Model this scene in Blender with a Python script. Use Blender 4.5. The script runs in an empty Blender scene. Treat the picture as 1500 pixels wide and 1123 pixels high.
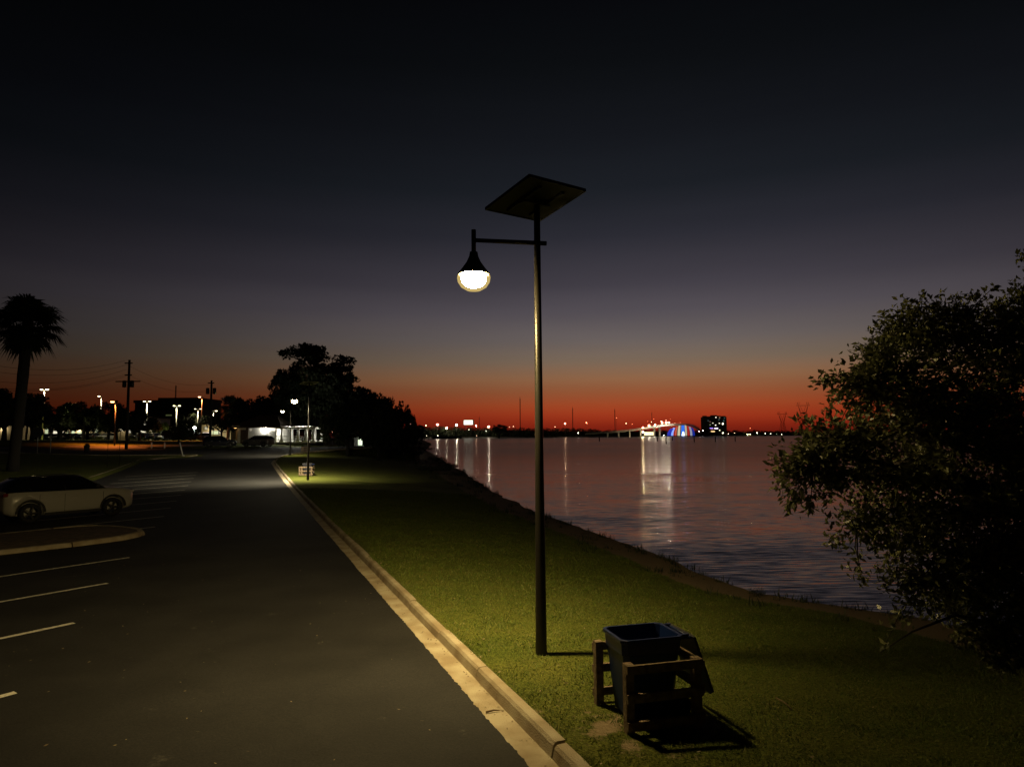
import bpy, bmesh, math, random
import numpy as np
from mathutils import Vector, Matrix, noise as mn
R = math.radians
sc = bpy.context.scene
col = sc.collection
rng = random.Random(7)
nr = np.random.default_rng(7)

# ------------------------------------------------------------------ camera
CAM_H, PITCH, ROLL, FPX = 3.0, R(4.35), R(0.4), 1000.0
cd = bpy.data.cameras.new('camera'); cam = bpy.data.objects.new('camera', cd); col.objects.link(cam)
cd.sensor_width = 36; cd.lens = 24.0; cd.clip_end = 20000; cd.clip_start = .05
fwd = Vector((0, math.cos(PITCH), math.sin(PITCH)))
rt0 = Vector((1, 0, 0)); up0 = rt0.cross(fwd)
rt = rt0 * math.cos(ROLL) - up0 * math.sin(ROLL)
up = up0 * math.cos(ROLL) + rt0 * math.sin(ROLL)
M3 = Matrix((rt, up, -fwd)).transposed()
cam.matrix_world = Matrix.Translation((0, 0, CAM_H)) @ M3.to_4x4()
sc.camera = cam

# ------------------------------------------------------------------ world: dusk sky, afterglow in the west
w = bpy.data.worlds.new('World'); sc.world = w; w.use_nodes = True
nt = w.node_tree; N = nt.nodes; L = nt.links
for n in list(N): N.remove(n)
wout = N.new('ShaderNodeOutputWorld'); bg = N.new('ShaderNodeBackground')
tc = N.new('ShaderNodeTexCoord'); sx = N.new('ShaderNodeSeparateXYZ')
L.new(tc.outputs['Generated'], sx.inputs[0])
def wm(op, a=None, b=None, clamp=False):
    m = N.new('ShaderNodeMath'); m.operation = op; m.use_clamp = clamp
    for i, q in enumerate((a, b)):
        if q is None: continue
        if isinstance(q, (int, float)): m.inputs[i].default_value = q
        else: L.new(q, m.inputs[i])
    return m.outputs[0]
elev = wm('MULTIPLY', wm('ARCSINE', sx.outputs[2]), 180 / math.pi)
SKY = [(0, (98, 24, 15)), (.7, (132, 36, 19)), (1.6, (160, 55, 28)), (2.4, (161, 70, 37)), (3.6, (148, 86, 54)), (4.7, (144, 102, 72)),
       (6.15, (122, 104, 88)), (7.9, (105, 96, 94)), (10.1, (85, 79, 85)), (12.4, (66, 62, 70)), (16.3, (43, 43, 51)),
       (20, (28, 31, 37)), (24.2, (20, 22, 27)), (29, (12, 14, 17)), (34, (7, 8, 11)), (60, (5, 5, 8)), (90, (4, 4, 7))]
def lin(c): c /= 255.; return c / 12.92 if c < .04045 else ((c + .055) / 1.055) ** 2.4
ramp = N.new('ShaderNodeValToRGB'); L.new(wm('MULTIPLY', elev, 1 / 90.0, True), ramp.inputs[0])
cr = ramp.color_ramp
while len(cr.elements) > 1: cr.elements.remove(cr.elements[0])
cr.elements[0].position = 0
for i, (e, c) in enumerate(SKY):
    el = cr.elements[0] if i == 0 else cr.elements.new(e / 90.0)
    el.position = e / 90.0; el.color = (*[lin(q) for q in c], 1)
az = wm('SUBTRACT', wm('ARCTAN2', sx.outputs[0], sx.outputs[1]), R(12))
kf = wm('ADD', wm('MULTIPLY', wm('MULTIPLY', elev, 1 / 11.0, True), 1 / (2 * R(29) ** 2) - 1 / (2 * R(19.5) ** 2)), 1 / (2 * R(19.5) ** 2))
gz = wm('EXPONENT', wm('MULTIPLY', wm('MULTIPLY', wm('MULTIPLY', az, az), kf), -1))
amp = wm('ADD', wm('MULTIPLY', gz, .95), .05)
mixw = N.new('ShaderNodeVectorMath'); mixw.operation = 'SCALE'
cm_ = N.new('ShaderNodeMapping'); cm_.inputs['Scale'].default_value = (1.4, 1.4, 16); L.new(tc.outputs['Generated'], cm_.inputs[0])
cn = N.new('ShaderNodeTexNoise'); cn.inputs['Scale'].default_value = 2.2; cn.inputs['Detail'].default_value = 5; L.new(cm_.outputs[0], cn.inputs['Vector'])
cmr = N.new('ShaderNodeMapRange'); L.new(cn.outputs[0], cmr.inputs[0])
for i_, v_ in enumerate((.3, .7, .965, 1.03)): cmr.inputs[i_ + 1].default_value = v_
L.new(ramp.outputs[0], mixw.inputs[0]); L.new(wm('MULTIPLY', amp, cmr.outputs[0]), mixw.inputs[3])
L.new(mixw.outputs[0], bg.inputs[0]); bg.inputs[1].default_value = 1.0
L.new(bg.outputs[0], wout.inputs[0])

sc.view_settings.view_transform = 'Standard'; sc.view_settings.look = 'None'
sc.view_settings.exposure = 0; sc.view_settings.gamma = 1
cy = sc.cycles
cy.use_denoising = True; cy.sample_clamp_indirect = 3; cy.max_bounces = 5; cy.diffuse_bounces = 2
cy.glossy_bounces = 3; cy.caustics_reflective = False; cy.caustics_refractive = False; cy.use_light_tree = True
cy.transparent_max_bounces = 6

# ------------------------------------------------------------------ pixel helpers (photo pixels 1500x1123 -> world)
def ray(px, py): return fwd + rt * ((px - 750) / FPX) - up * ((py - 561.5) / FPX)
def at(px, py, Y):
    d = ray(px, py); return Vector((0, 0, CAM_H)) + d * (Y / d.y)
def onz(px, py, z=0):
    d = ray(px, py); return Vector((0, 0, CAM_H)) + d * ((z - CAM_H) / d.z)

# ------------------------------------------------------------------ terrain (s along the kerb, n across it)
TX, TY, NX, NY = -.365, .931, .931, .365
def sn(x, y): return x * TX + y * TY, x * NX + y * NY
def xy(s, n): return s * TX + n * NX, s * TY + n * NY
def sst(a, b, x):
    t = min(1, max(0, (x - a) / (b - a))); return t * t * (3 - 2 * t)
def interp(x, pts):
    if x <= pts[0][0]: return pts[0][1]
    for (a, b), (c, d) in zip(pts, pts[1:]):
        if x <= c: return b + (d - b) * (x - a) / (c - a)
    return pts[-1][1]
def hg(x, y):                                   # the paved level
    r = math.hypot(x, y); q = .00025 * max(0, r - 25) ** 2
    h = q if q < 1.6 else 1.6 + .7 * (1 - math.exp(-(q - 1.6) / .7))
    s, n = sn(x, y)
    return h + .55 * sst(-12, -30, n) * (1 - sst(120, 200, r))
SHORE = [(-40, 26), (-20, 20), (-5, 16), (4, 13.6), (10.1, 12.6), (13.1, 11.1), (16.7, 11.75), (21.5, 12.3), (30, 13.1), (38.8, 14.7), (53, 17.7),
         (68.8, 21.5), (86, 25), (122, 33), (186, 47), (311, 82), (600, 150), (1000, 230)]
def nsh(s): return interp(s, SHORE) + .25 * mn.noise(Vector((s * .35, 3, 0))) + .12 * mn.noise(Vector((s * 1.3, 7, 0)))
NR = [(-40, 2.47), (70, 2.47), (77.4, 3.1), (81.2, 3.8), (85.1, 5.1), (90.3, 7.9), (94.4, 11.6), (97.6, 17), (100, 24), (104, 24)]
NL = [(-40, -9.6), (78, -9.6), (85, -4.8), (86.2, -4.6), (87, -9), (88, -30), (104, -30)]
WATER_Z = -.7
def paved(s, n, m=0.0):
    return s < 104 - m and interp(s, NL) + m < n < interp(s, NR) - m
def lawn_z(x, y):
    s, n = sn(x, y); a = 2.9; b = nsh(s); base = hg(x, y) + .13
    if n <= a: return base
    v = (n - a) / max(.5, b - a)
    if v < .8: z = base + (-.5 - base) * (v / .8) ** 1.35
    elif v < 1: z = -.5 + (WATER_Z + .5) * (v - .8) / .2
    else: z = WATER_Z - .25 * (n - b)
    return max(z, -2.5) + .03 * mn.noise(Vector((x * .4, y * .4, 0)))
def hgt(x, y):
    s, n = sn(x, y)
    if s < 104 and interp(s, NL) + .25 < n < interp(s, NR) + .3: return hg(x, y) - .06
    if n > 2.6: return lawn_z(x, y)
    return hg(x, y) + .12 + .04 * mn.noise(Vector((x * .15, y * .15, 5)))
def gr(px, py):
    d = ray(px, py); t = 2.0
    for i in range(3000):
        p = Vector((0, 0, CAM_H)) + d * t
        if p.z < hgt(p.x, p.y): break
        t *= 1.003
    return p
def G(x, y, dz=0): return Vector((x, y, hgt(x, y) + dz))

# ------------------------------------------------------------------ materials
MATS = {}
def mat(name, base, rough=.7, spec=.5, metal=0, var=.0, vscale=8, bump=0, bscale=30, col2=None, emit=None, estr=0, coat=0):
    m = bpy.data.materials.new(name); m.use_nodes = True; t = m.node_tree; b = t.nodes['Principled BSDF']
    b.inputs['Base Color'].default_value = (*base, 1); b.inputs['Roughness'].default_value = rough
    b.inputs['Specular IOR Level'].default_value = spec; b.inputs['Metallic'].default_value = metal
    b.inputs['Coat Weight'].default_value = coat
    if emit:
        b.inputs['Emission Color'].default_value = (*emit, 1); b.inputs['Emission Strength'].default_value = estr
    if var or col2 or bump:
        tcn = t.nodes.new('ShaderNodeTexCoord')
        if var or col2:
            no = t.nodes.new('ShaderNodeTexNoise'); no.inputs['Scale'].default_value = vscale; no.inputs['Detail'].default_value = 6
            t.links.new(tcn.outputs['Object'], no.inputs['Vector'])
            mx = t.nodes.new('ShaderNodeMix'); mx.data_type = 'RGBA'
            mr = t.nodes.new('ShaderNodeMapRange'); mr.inputs[1].default_value = .35; mr.inputs[2].default_value = .65
            t.links.new(no.outputs[0], mr.inputs[0]); t.links.new(mr.outputs[0], mx.inputs[0])
            c2 = col2 or tuple(q * (1 - var) for q in base)
            mx.inputs[6].default_value = (*base, 1); mx.inputs[7].default_value = (*c2, 1)
            t.links.new(mx.outputs[2], b.inputs['Base Color'])
        if bump:
            nb = t.nodes.new('ShaderNodeTexNoise'); nb.inputs['Scale'].default_value = bscale; nb.inputs['Detail'].default_value = 5
            t.links.new(tcn.outputs['Object'], nb.inputs['Vector'])
            bp = t.nodes.new('ShaderNodeBump'); bp.inputs['Strength'].default_value = bump; bp.inputs['Distance'].default_value = .02
            t.links.new(nb.outputs[0], bp.inputs['Height']); t.links.new(bp.outputs[0], b.inputs['Normal'])
    MATS[name] = m
    return m
def NN(t, kind, **kw):
    n = t.nodes.new(kind)
    for k, v in kw.items():
        if k in n.inputs: n.inputs[k].default_value = v
        else: setattr(n, k, v)
    return n

concrete = mat('kerb_concrete', (.42, .365, .26), .85, var=.45, vscale=2.6, bump=.7, bscale=70, col2=(.27, .21, .13))
steel = mat('bronze_steel', (.035, .032, .026), .38, .5, .6, bump=.05)
dark_steel = mat('dark_steel', (.03, .03, .032), .5)
panel_m = mat('panel_backsheet', (.012, .012, .012), .5)
cell_m = mat('panel_cells', (.01, .012, .03), .2)
wood_m = mat('weathered_timber', (.27, .20, .12), .8, var=.4, vscale=14, bump=.4, bscale=50, col2=(.12, .08, .05))
bin_m = mat('blue_plastic', (.004, .018, .10), .42, .5, bump=.08, bscale=120)
binlid_m = mat('black_blue_plastic', (.006, .007, .014), .6)
rubber = mat('rubber', (.012, .012, .012), .8)
rim_m = mat('dark_alloy', (.09, .09, .09), .35, metal=.8)
emb_m = mat('emblem_grey', (.03, .045, .09), .5)
bark = mat('bark', (.06, .048, .038), .9, var=.5, vscale=6, bump=.8, bscale=20)
far_bark = mat('far_bark', (.018, .016, .013), .95)
leaf_far = mat('dark_foliage', (.03, .04, .018), .7, spec=.2, var=.5, vscale=.4)
leaf_pine = mat('pine_foliage', (.022, .035, .018), .7, spec=.2, var=.4, vscale=.4)
leaf_palm = mat('palm_frond', (.035, .045, .018), .6, spec=.3)
leaf_shrub = mat('shrub_leaf', (.03, .042, .018), .6, spec=.3)
white_paint = mat('white_paint', (.75, .74, .68), .6)
line_paint = mat('line_paint', (.72, .69, .6), .7, col2=(.42, .4, .34), vscale=25)
roof_m = mat('brown_shingle', (.09, .06, .045), .9, var=.3, vscale=3)
wall_dark = mat('dark_wall', (.07, .06, .05), .9, var=.2, vscale=.3)
wall_tan = mat('tan_stucco', (.42, .36, .26), .9, var=.2, vscale=.4)
wall_white = mat('white_siding', (.72, .72, .68), .8, var=.1, vscale=1)
glass_m = mat('dark_glass', (.006, .007, .008), .06, .6)
grey_metal = mat('galvanised', (.35, .35, .33), .5, metal=.4)
asph_street = mat('street_asphalt', (.07, .065, .06), .85, var=.3, vscale=.6)
pavement_m = mat('street_concrete', (.2, .18, .15), .9, var=.3, vscale=.5)
def emat(name, c, s): return mat(name, (.02, .02, .02), .5, emit=c, estr=s)

# leaf of the near tree: glossy, with light/dark leaves
def near_leaf():
    m = bpy.data.materials.new('live_oak_leaf'); m.use_nodes = True; t = m.node_tree; b = t.nodes['Principled BSDF']
    g = NN(t, 'ShaderNodeNewGeometry'); r = NN(t, 'ShaderNodeValToRGB'); t.links.new(g.outputs['Random Per Island'], r.inputs[0])
    r.color_ramp.elements[0].color = (.07, .08, .03, 1); r.color_ramp.elements[1].color = (.42, .43, .20, 1)
    e = r.color_ramp.elements.new(.6); e.color = (.18, .195, .08, 1)
    t.links.new(r.outputs[0], b.inputs['Base Color']); b.inputs['Roughness'].default_value = .38
    tr = NN(t, 'ShaderNodeBsdfTranslucent'); t.links.new(r.outputs[0], tr.inputs[0])
    ms = NN(t, 'ShaderNodeMixShader', Fac=.22); t.links.new(b.outputs[0], ms.inputs[1]); t.links.new(tr.outputs[0], ms.inputs[2])
    t.links.new(ms.outputs[0], t.nodes['Material Output'].inputs[0]); return m
leaf_near = near_leaf()

def asphalt_mat():
    m = bpy.data.materials.new('asphalt'); m.use_nodes = True; t = m.node_tree; b = t.nodes['Principled BSDF']; K = t.links.new
    tcn = NN(t, 'ShaderNodeTexCoord')
    fine = NN(t, 'ShaderNodeTexNoise', Scale=48.0, Detail=5.0, Roughness=.75); big = NN(t, 'ShaderNodeTexNoise', Scale=.45, Detail=5.0, Roughness=.6)
    mid = NN(t, 'ShaderNodeTexNoise', Scale=3.2, Detail=8.0, Roughness=.7)
    for q in (fine, big, mid): K(tcn.outputs['Object'], q.inputs['Vector'])
    rf = NN(t, 'ShaderNodeMapRange'); rf.inputs[1].default_value = .3; rf.inputs[2].default_value = .75; rf.inputs[3].default_value = .35; rf.inputs[4].default_value = 1.75
    K(fine.outputs[0], rf.inputs[0])
    rb = NN(t, 'ShaderNodeMapRange'); rb.inputs[1].default_value = .3; rb.inputs[2].default_value = .7; rb.inputs[3].default_value = .5; rb.inputs[4].default_value = 1.55
    K(big.outputs[0], rb.inputs[0])
    mu = NN(t, 'ShaderNodeMath', operation='MULTIPLY'); K(rf.outputs[0], mu.inputs[0]); K(rb.outputs[0], mu.inputs[1])
    # thin cracks
    vo = NN(t, 'ShaderNodeTexVoronoi', feature='DISTANCE_TO_EDGE', Scale=.16)
    wz = NN(t, 'ShaderNodeVectorMath', operation='ADD'); sc_ = NN(t, 'ShaderNodeVectorMath', operation='SCALE'); sc_.inputs[3].default_value = 1.1
    K(mid.outputs['Color'], sc_.inputs[0]); K(sc_.outputs[0], wz.inputs[0]); K(tcn.outputs['Object'], wz.inputs[1]); K(wz.outputs[0], vo.inputs['Vector'])
    ck = NN(t, 'ShaderNodeMapRange'); ck.inputs[1].default_value = 0; ck.inputs[2].default_value = .006; ck.inputs[3].default_value = .7; ck.inputs[4].default_value = 1; K(vo.outputs['Distance'], ck.inputs[0])
    mu2 = NN(t, 'ShaderNodeMath', operation='MULTIPLY'); K(mu.outputs[0], mu2.inputs[0]); K(ck.outputs[0], mu2.inputs[1])
    cs = NN(t, 'ShaderNodeVectorMath', operation='SCALE'); cs.inputs[0].default_value = (.0150, .0146, .0142); K(mu2.outputs[0], cs.inputs[3])
    # pale scuffs
    s1 = NN(t, 'ShaderNodeTexNoise', Scale=1.3, Detail=9.0, Roughness=.75); K(tcn.outputs['Object'], s1.inputs['Vector'])
    sr = NN(t, 'ShaderNodeMapRange'); sr.inputs[1].default_value = .63; sr.inputs[2].default_value = .76; K(s1.outputs[0], sr.inputs[0])
    mx = NN(t, 'ShaderNodeMix', data_type='RGBA'); K(sr.outputs[0], mx.inputs[0]); K(cs.outputs[0], mx.inputs[6]); mx.inputs[7].default_value = (.11, .105, .095, 1)
    K(mx.outputs[2], b.inputs['Base Color'])
    b.inputs['Roughness'].default_value = .8; b.inputs['Specular IOR Level'].default_value = .3
    bp = NN(t, 'ShaderNodeBump', Strength=.7, Distance=.006); K(fine.outputs[0], bp.inputs['Height']); K(bp.outputs[0], b.inputs['Normal'])
    return m
asphalt = asphalt_mat()

def ground_mat():
    m = bpy.data.materials.new('lawn_ground'); m.use_nodes = True; t = m.node_tree; b = t.nodes['Principled BSDF']; K = t.links.new
    tcn = NN(t, 'ShaderNodeTexCoord')
    n1 = NN(t, 'ShaderNodeTexNoise', Scale=.9, Detail=7.0, Roughness=.65); n2 = NN(t, 'ShaderNodeTexNoise', Scale=35.0, Detail=4.0); n3 = NN(t, 'ShaderNodeTexNoise', Scale=9.0, Detail=8.0, Roughness=.75)
    for q in (n1, n2, n3): K(tcn.outputs['Object'], q.inputs['Vector'])
    r = NN(t, 'ShaderNodeValToRGB'); K(n1.outputs[0], r.inputs[0])
    r.color_ramp.elements[0].position = .3; r.color_ramp.elements[0].color = (.066, .088, .012, 1)
    r.color_ramp.elements[1].position = .7; r.color_ramp.elements[1].color = (.125, .13, .024, 1)
    r2 = NN(t, 'ShaderNodeMapRange'); r2.inputs[1].default_value = .3; r2.inputs[2].default_value = .7; r2.inputs[3].default_value = .45; r2.inputs[4].default_value = 1.45; K(n2.outputs[0], r2.inputs[0])
    sv = NN(t, 'ShaderNodeVectorMath', operation='SCALE'); K(r.outputs[0], sv.inputs[0]); K(r2.outputs[0], sv.inputs[3])
    at_ = NN(t, 'ShaderNodeAttribute', attribute_name='bare')
    ad = NN(t, 'ShaderNodeMath', operation='ADD'); K(at_.outputs['Fac'], ad.inputs[0]); K(n3.outputs[0], ad.inputs[1])
    mr = NN(t, 'ShaderNodeMapRange'); mr.inputs[1].default_value = .88; mr.inputs[2].default_value = 1.02; K(ad.outputs[0], mr.inputs[0])
    mx = NN(t, 'ShaderNodeMix', data_type='RGBA'); K(mr.outputs[0], mx.inputs[0]); K(sv.outputs[0], mx.inputs[6])
    sd = NN(t, 'ShaderNodeMix', data_type='RGBA'); sd.inputs[6].default_value = (.17, .12, .07, 1); sd.inputs[7].default_value = (.30, .24, .15, 1); K(n2.outputs[0], sd.inputs[0])
    K(sd.outputs[2], mx.inputs[7]); K(mx.outputs[2], b.inputs['Base Color'])
    b.inputs['Roughness'].default_value = .95; b.inputs['Specular IOR Level'].default_value = .15
    bp = NN(t, 'ShaderNodeBump', Strength=.9, Distance=.04); K(n2.outputs[0], bp.inputs['Height']); K(bp.outputs[0], b.inputs['Normal'])
    return m
ground_m = ground_mat()

def grass_mat():
    m = bpy.data.materials.new('grass_blade'); m.use_nodes = True; t = m.node_tree; b = t.nodes['Principled BSDF']; K = t.links.new
    g = NN(t, 'ShaderNodeNewGeometry'); r = NN(t, 'ShaderNodeValToRGB'); K(g.outputs['Random Per Island'], r.inputs[0])
    r.color_ramp.elements[0].color = (.045, .080, .009, 1); r.color_ramp.elements[1].color = (.22, .20, .07, 1)
    e = r.color_ramp.elements.new(.75); e.color = (.11, .155, .02, 1)
    K(r.outputs[0], b.inputs['Base Color']); b.inputs['Roughness'].default_value = .6; b.inputs['Specular IOR Level'].default_value = .25
    return m
grass_m = grass_mat()

def water_mat():
    m = bpy.data.materials.new('lake_water'); m.use_nodes = True; t = m.node_tree; b = t.nodes['Principled BSDF']; K = t.links.new
    b.inputs['Base Color'].default_value = (.012, .014, .016, 1); b.inputs['Roughness'].default_value = .11; b.inputs['IOR'].default_value = 1.33
    tcn = NN(t, 'ShaderNodeTexCoord')
    def tilt(rot, scl, S, amp, det):
        mp = NN(t, 'ShaderNodeMapping'); mp.inputs['Rotation'].default_value = (0, 0, R(rot)); mp.inputs['Scale'].default_value = scl; K(tcn.outputs['Object'], mp.inputs[0])
        a = NN(t, 'ShaderNodeTexNoise', Scale=S, Detail=det, Roughness=.55, Distortion=.3); K(mp.outputs[0], a.inputs['Vector'])
        sb = NN(t, 'ShaderNodeVectorMath', operation='SUBTRACT'); K(a.outputs['Color'], sb.inputs[0]); sb.inputs[1].default_value = (.5, .5, .5)
        ml = NN(t, 'ShaderNodeVectorMath', operation='MULTIPLY'); K(sb.outputs[0], ml.inputs[0]); ml.inputs[1].default_value = amp; return ml.outputs[0]
    v1 = tilt(-7, (.5, 4.2, 1), 2.1, (.06, .36, 0), 3.0); v2 = tilt(14, (.15, .5, 1), .6, (.03, .15, 0), 2.0)
    ad = NN(t, 'ShaderNodeVectorMath', operation='ADD'); K(v1, ad.inputs[0]); K(v2, ad.inputs[1])
    a2 = NN(t, 'ShaderNodeVectorMath', operation='ADD'); K(ad.outputs[0], a2.inputs[0]); a2.inputs[1].default_value = (0, 0, 1)
    no = NN(t, 'ShaderNodeVectorMath', operation='NORMALIZE'); K(a2.outputs[0], no.inputs[0]); K(no.outputs[0], b.inputs['Normal'])
    # wind-ruffled patches: roughness grows away from the sheltered shore
    bigm = NN(t, 'ShaderNodeMapping'); bigm.inputs['Scale'].default_value = (.004, .012, 1); K(tcn.outputs['Object'], bigm.inputs[0])
    bn = NN(t, 'ShaderNodeTexNoise', Scale=1.0, Detail=4.0); K(bigm.outputs[0], bn.inputs['Vector'])
    sp = NN(t, 'ShaderNodeSeparateXYZ'); K(tcn.outputs['Object'], sp.inputs[0])
    def mr_(src, a0, a1, b0, b1):
        q = NN(t, 'ShaderNodeMapRange'); K(src, q.inputs[0])
        for i, v in enumerate((a0, a1, b0, b1)): q.inputs[i + 1].default_value = v
        return q.outputs[0]
    r1 = mr_(sp.outputs[1], 16, 120, .08, .19); r2 = mr_(bn.outputs[0], .38, .62, .84, 1.22)
    rm_ = NN(t, 'ShaderNodeMath', operation='MULTIPLY'); K(r1, rm_.inputs[0]); K(r2, rm_.inputs[1]); K(rm_.outputs[0], b.inputs['Roughness'])
    sc1 = NN(t, 'ShaderNodeVectorMath', operation='SCALE'); K(ad.outputs[0], sc1.inputs[0]); K(mr_(sp.outputs[1], 20, 200, 1.0, .6), sc1.inputs[3]); K(sc1.outputs[0], a2.inputs[0])
    # broad lobe: the unresolved small ripples tilted towards the higher sky
    b2 = NN(t, 'ShaderNodeBsdfPrincipled'); b2.inputs['Base Color'].default_value = (.012, .014, .016, 1); b2.inputs['IOR'].default_value = 1.33
    K(mr_(sp.outputs[1], 16, 120, .14, .42), b2.inputs['Roughness']); K(no.outputs[0], b2.inputs['Normal'])
    ms = NN(t, 'ShaderNodeMixShader', Fac=.6); K(b.outputs[0], ms.inputs[1]); K(b2.outputs[0], ms.inputs[2]); K(ms.outputs[0], t.nodes['Material Output'].inputs[0])
    return m
water_m = water_mat()

# ------------------------------------------------------------------ builders
class MB:
    def __init__(s): s.v = []; s.f = []; s.sm = []
    def add(s, vs, fs, smooth=False):
        o = len(s.v); s.v += [tuple(q) for q in vs]; s.f += [tuple(i + o for i in f) for f in fs]; s.sm += [smooth] * len(fs); return s
    def box(s, c, size, M=None, taper=1.0):
        x, y, z = [q / 2 for q in size]; vs = []
        for dz in (-1, 1):
            k = taper if dz > 0 else 1
            for dx, dy in ((-1, -1), (1, -1), (1, 1), (-1, 1)): vs.append(Vector((dx * x * k, dy * y * k, dz * z)))
        if M is not None: vs = [M @ q for q in vs]
        vs = [q + Vector(c) for q in vs]
        return s.add(vs, [(3, 2, 1, 0), (4, 5, 6, 7), (0, 1, 5, 4), (1, 2, 6, 5), (2, 3, 7, 6), (3, 0, 4, 7)])
    def bar(s, a, b, wd, dp=None, upv=(0, 0, 1)):
        a = Vector(a); b = Vector(b); dp = dp or wd; d = (b - a).normalized(); u = Vector(upv)
        if abs(d.dot(u)) > .98: u = Vector((1, 0, 0))
        sd = d.cross(u).normalized(); u2 = sd.cross(d)
        M = Matrix((sd, d, u2)).transposed()
        return s.box((a + b) / 2, (wd, (b - a).length, dp), M)
    def tube(s, pts, rad, n=10, cap=True, smooth=True):
        pts = [Vector(p) for p in pts]; rad = rad if isinstance(rad, (list, tuple)) else [rad] * len(pts)
        vs = []; pu = None
        for i, p in enumerate(pts):
            d = (pts[min(i + 1, len(pts) - 1)] - pts[max(i - 1, 0)]).normalized()
            if pu is None: pu = Vector((0, 0, 1)) if abs(d.z) < .9 else Vector((1, 0, 0))
            a = (pu - d * pu.dot(d))
            if a.length < 1e-4: a = d.orthogonal()
            a.normalize(); b = d.cross(a); pu = a
            for k in range(n):
                t = 2 * math.pi * k / n; vs.append(p + (a * math.cos(t) + b * math.sin(t)) * rad[i])
        fs = [(i * n + k, i * n + (k + 1) % n, (i + 1) * n + (k + 1) % n, (i + 1) * n + k) for i in range(len(pts) - 1) for k in range(n)]
        if cap: fs += [tuple(reversed(range(n))), tuple(range((len(pts) - 1) * n, len(pts) * n))]
        return s.add(vs, fs, smooth)
    def lathe(s, prof, c=(0, 0, 0), n=24, M=None, smooth=True):
        vs = []
        for r_, z in prof:
            for k in range(n):
                t = 2 * math.pi * k / n; q = Vector((r_ * math.cos(t), r_ * math.sin(t), z))
                if M is not None: q = M @ q
                vs.append(q + Vector(c))
        fs = [(i * n + k, i * n + (k + 1) % n, (i + 1) * n + (k + 1) % n, (i + 1) * n + k) for i in range(len(prof) - 1) for k in range(n)]
        return s.add(vs, fs, smooth)
    def poly(s, vs, th=None):
        n = len(vs)
        if th is None: return s.add(vs, [tuple(range(n))])
        t = Vector(th); vs = [Vector(q) for q in vs]
        return s.add(vs + [q + t for q in vs], [tuple(reversed(range(n))), tuple(range(n, 2 * n))] + [(i, (i + 1) % n, (i + 1) % n + n, i + n) for i in range(n)])
    def build(s, name, m, parent=None, bevel=0):
        me = bpy.data.meshes.new(name); me.from_pydata(s.v, [], s.f); me.materials.append(m)
        me.polygons.foreach_set('use_smooth', s.sm); me.update()
        o = bpy.data.objects.new(name, me); col.objects.link(o)
        if parent: o.parent = parent
        if bevel:
            bv = o.modifiers.new('bevel', 'BEVEL'); bv.width = bevel; bv.segments = 2; bv.limit_method = 'ANGLE'
        return o
def npmesh(name, V, F, m, parent=None, smooth=False):
    V = np.asarray(V, np.float32); F = np.asarray(F, np.int32); k = F.shape[1]
    me = bpy.data.meshes.new(name); me.vertices.add(len(V)); me.vertices.foreach_set('co', V.ravel())
    me.loops.add(F.size); me.loops.foreach_set('vertex_index', F.ravel())
    me.polygons.add(len(F)); me.polygons.foreach_set('loop_start', np.arange(0, F.size, k, dtype=np.int32))
    if smooth: me.polygons.foreach_set('use_smooth', np.ones(len(F), bool))
    me.update(calc_edges=True); me.materials.append(m)
    o = bpy.data.objects.new(name, me); col.objects.link(o)
    if parent: o.parent = parent
    return o
def tag(o, label, cat, group=None, kind=None):
    if label: o['label'] = label
    if cat: o['category'] = cat
    if group: o['group'] = group
    if kind: o['kind'] = kind
    return o
def struct(o): o['kind'] = 'structure'; return o
def thing(name, label, cat, loc=(0, 0, 0), rz=0, group=None):
    o = bpy.data.objects.new(name, None); col.objects.link(o); o.location = loc; o.rotation_euler = (0, 0, rz); o.empty_display_size = .2
    return tag(o, label, cat, group)
def dup(root, loc, rz=0, label=None, scale=None, group=None):
    r = root.copy(); col.objects.link(r); r.location = loc; r.rotation_euler = (0, 0, rz)
    if label: r['label'] = label
    if group: r['group'] = group
    if scale: r.scale = scale if isinstance(scale, (tuple, list)) else (scale,) * 3
    for ch in list(root.children):
        c = ch.copy(); col.objects.link(c); c.parent = r
        for g in list(ch.children):
            d = g.copy(); col.objects.link(d); d.parent = c
    return r

# ================================================================== SETTING
def grid_mesh(name, S, cols_of, zf, m, smooth=True, attr=None, skip=None):
    V = []; A = []
    nc = None; SN = []
    for s in S:
        ns = cols_of(s); nc = len(ns)
        for n in ns:
            x, y = xy(s, n); V.append((x, y, zf(x, y))); SN.append((s, n))
            if attr: A.append(attr(x, y))
    F = []
    for i in range(len(S) - 1):
        for j in range(nc - 1):
            a = i * nc + j
            if skip and skip(SN[a]) and skip(SN[a + 1]) and skip(SN[a + nc]) and skip(SN[a + nc + 1]): continue
            F.append((a, a + 1, a + nc + 1, a + nc))
    o = npmesh(name, V, F, m, smooth=smooth)
    if attr:
        at_ = o.data.attributes.new('bare', 'FLOAT', 'POINT'); at_.data.foreach_set('value', np.array(A, np.float32))
    return o
BARE = [(gr(885, 1060), .42, .95), (gr(930, 1090), .3, .8), (gr(860, 1085), .4, .9), (gr(835, 1008), .6, .6), (gr(800, 1040), .4, .45), (gr(1000, 1110), .5, .55), (gr(690, 905), .3, .5), (gr(775, 962), .22, .7), (gr(980, 1100), .35, .6), (gr(1040, 1085), .3, .4),
        (gr(720, 755), 1.6, .45), (gr(760, 775), 1.6, .5), (gr(1180, 985), .5, .4), (gr(690, 748), 1.5, .4), (gr(650, 960), .3, .2), (gr(1030, 1020), .5, .35)]
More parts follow.
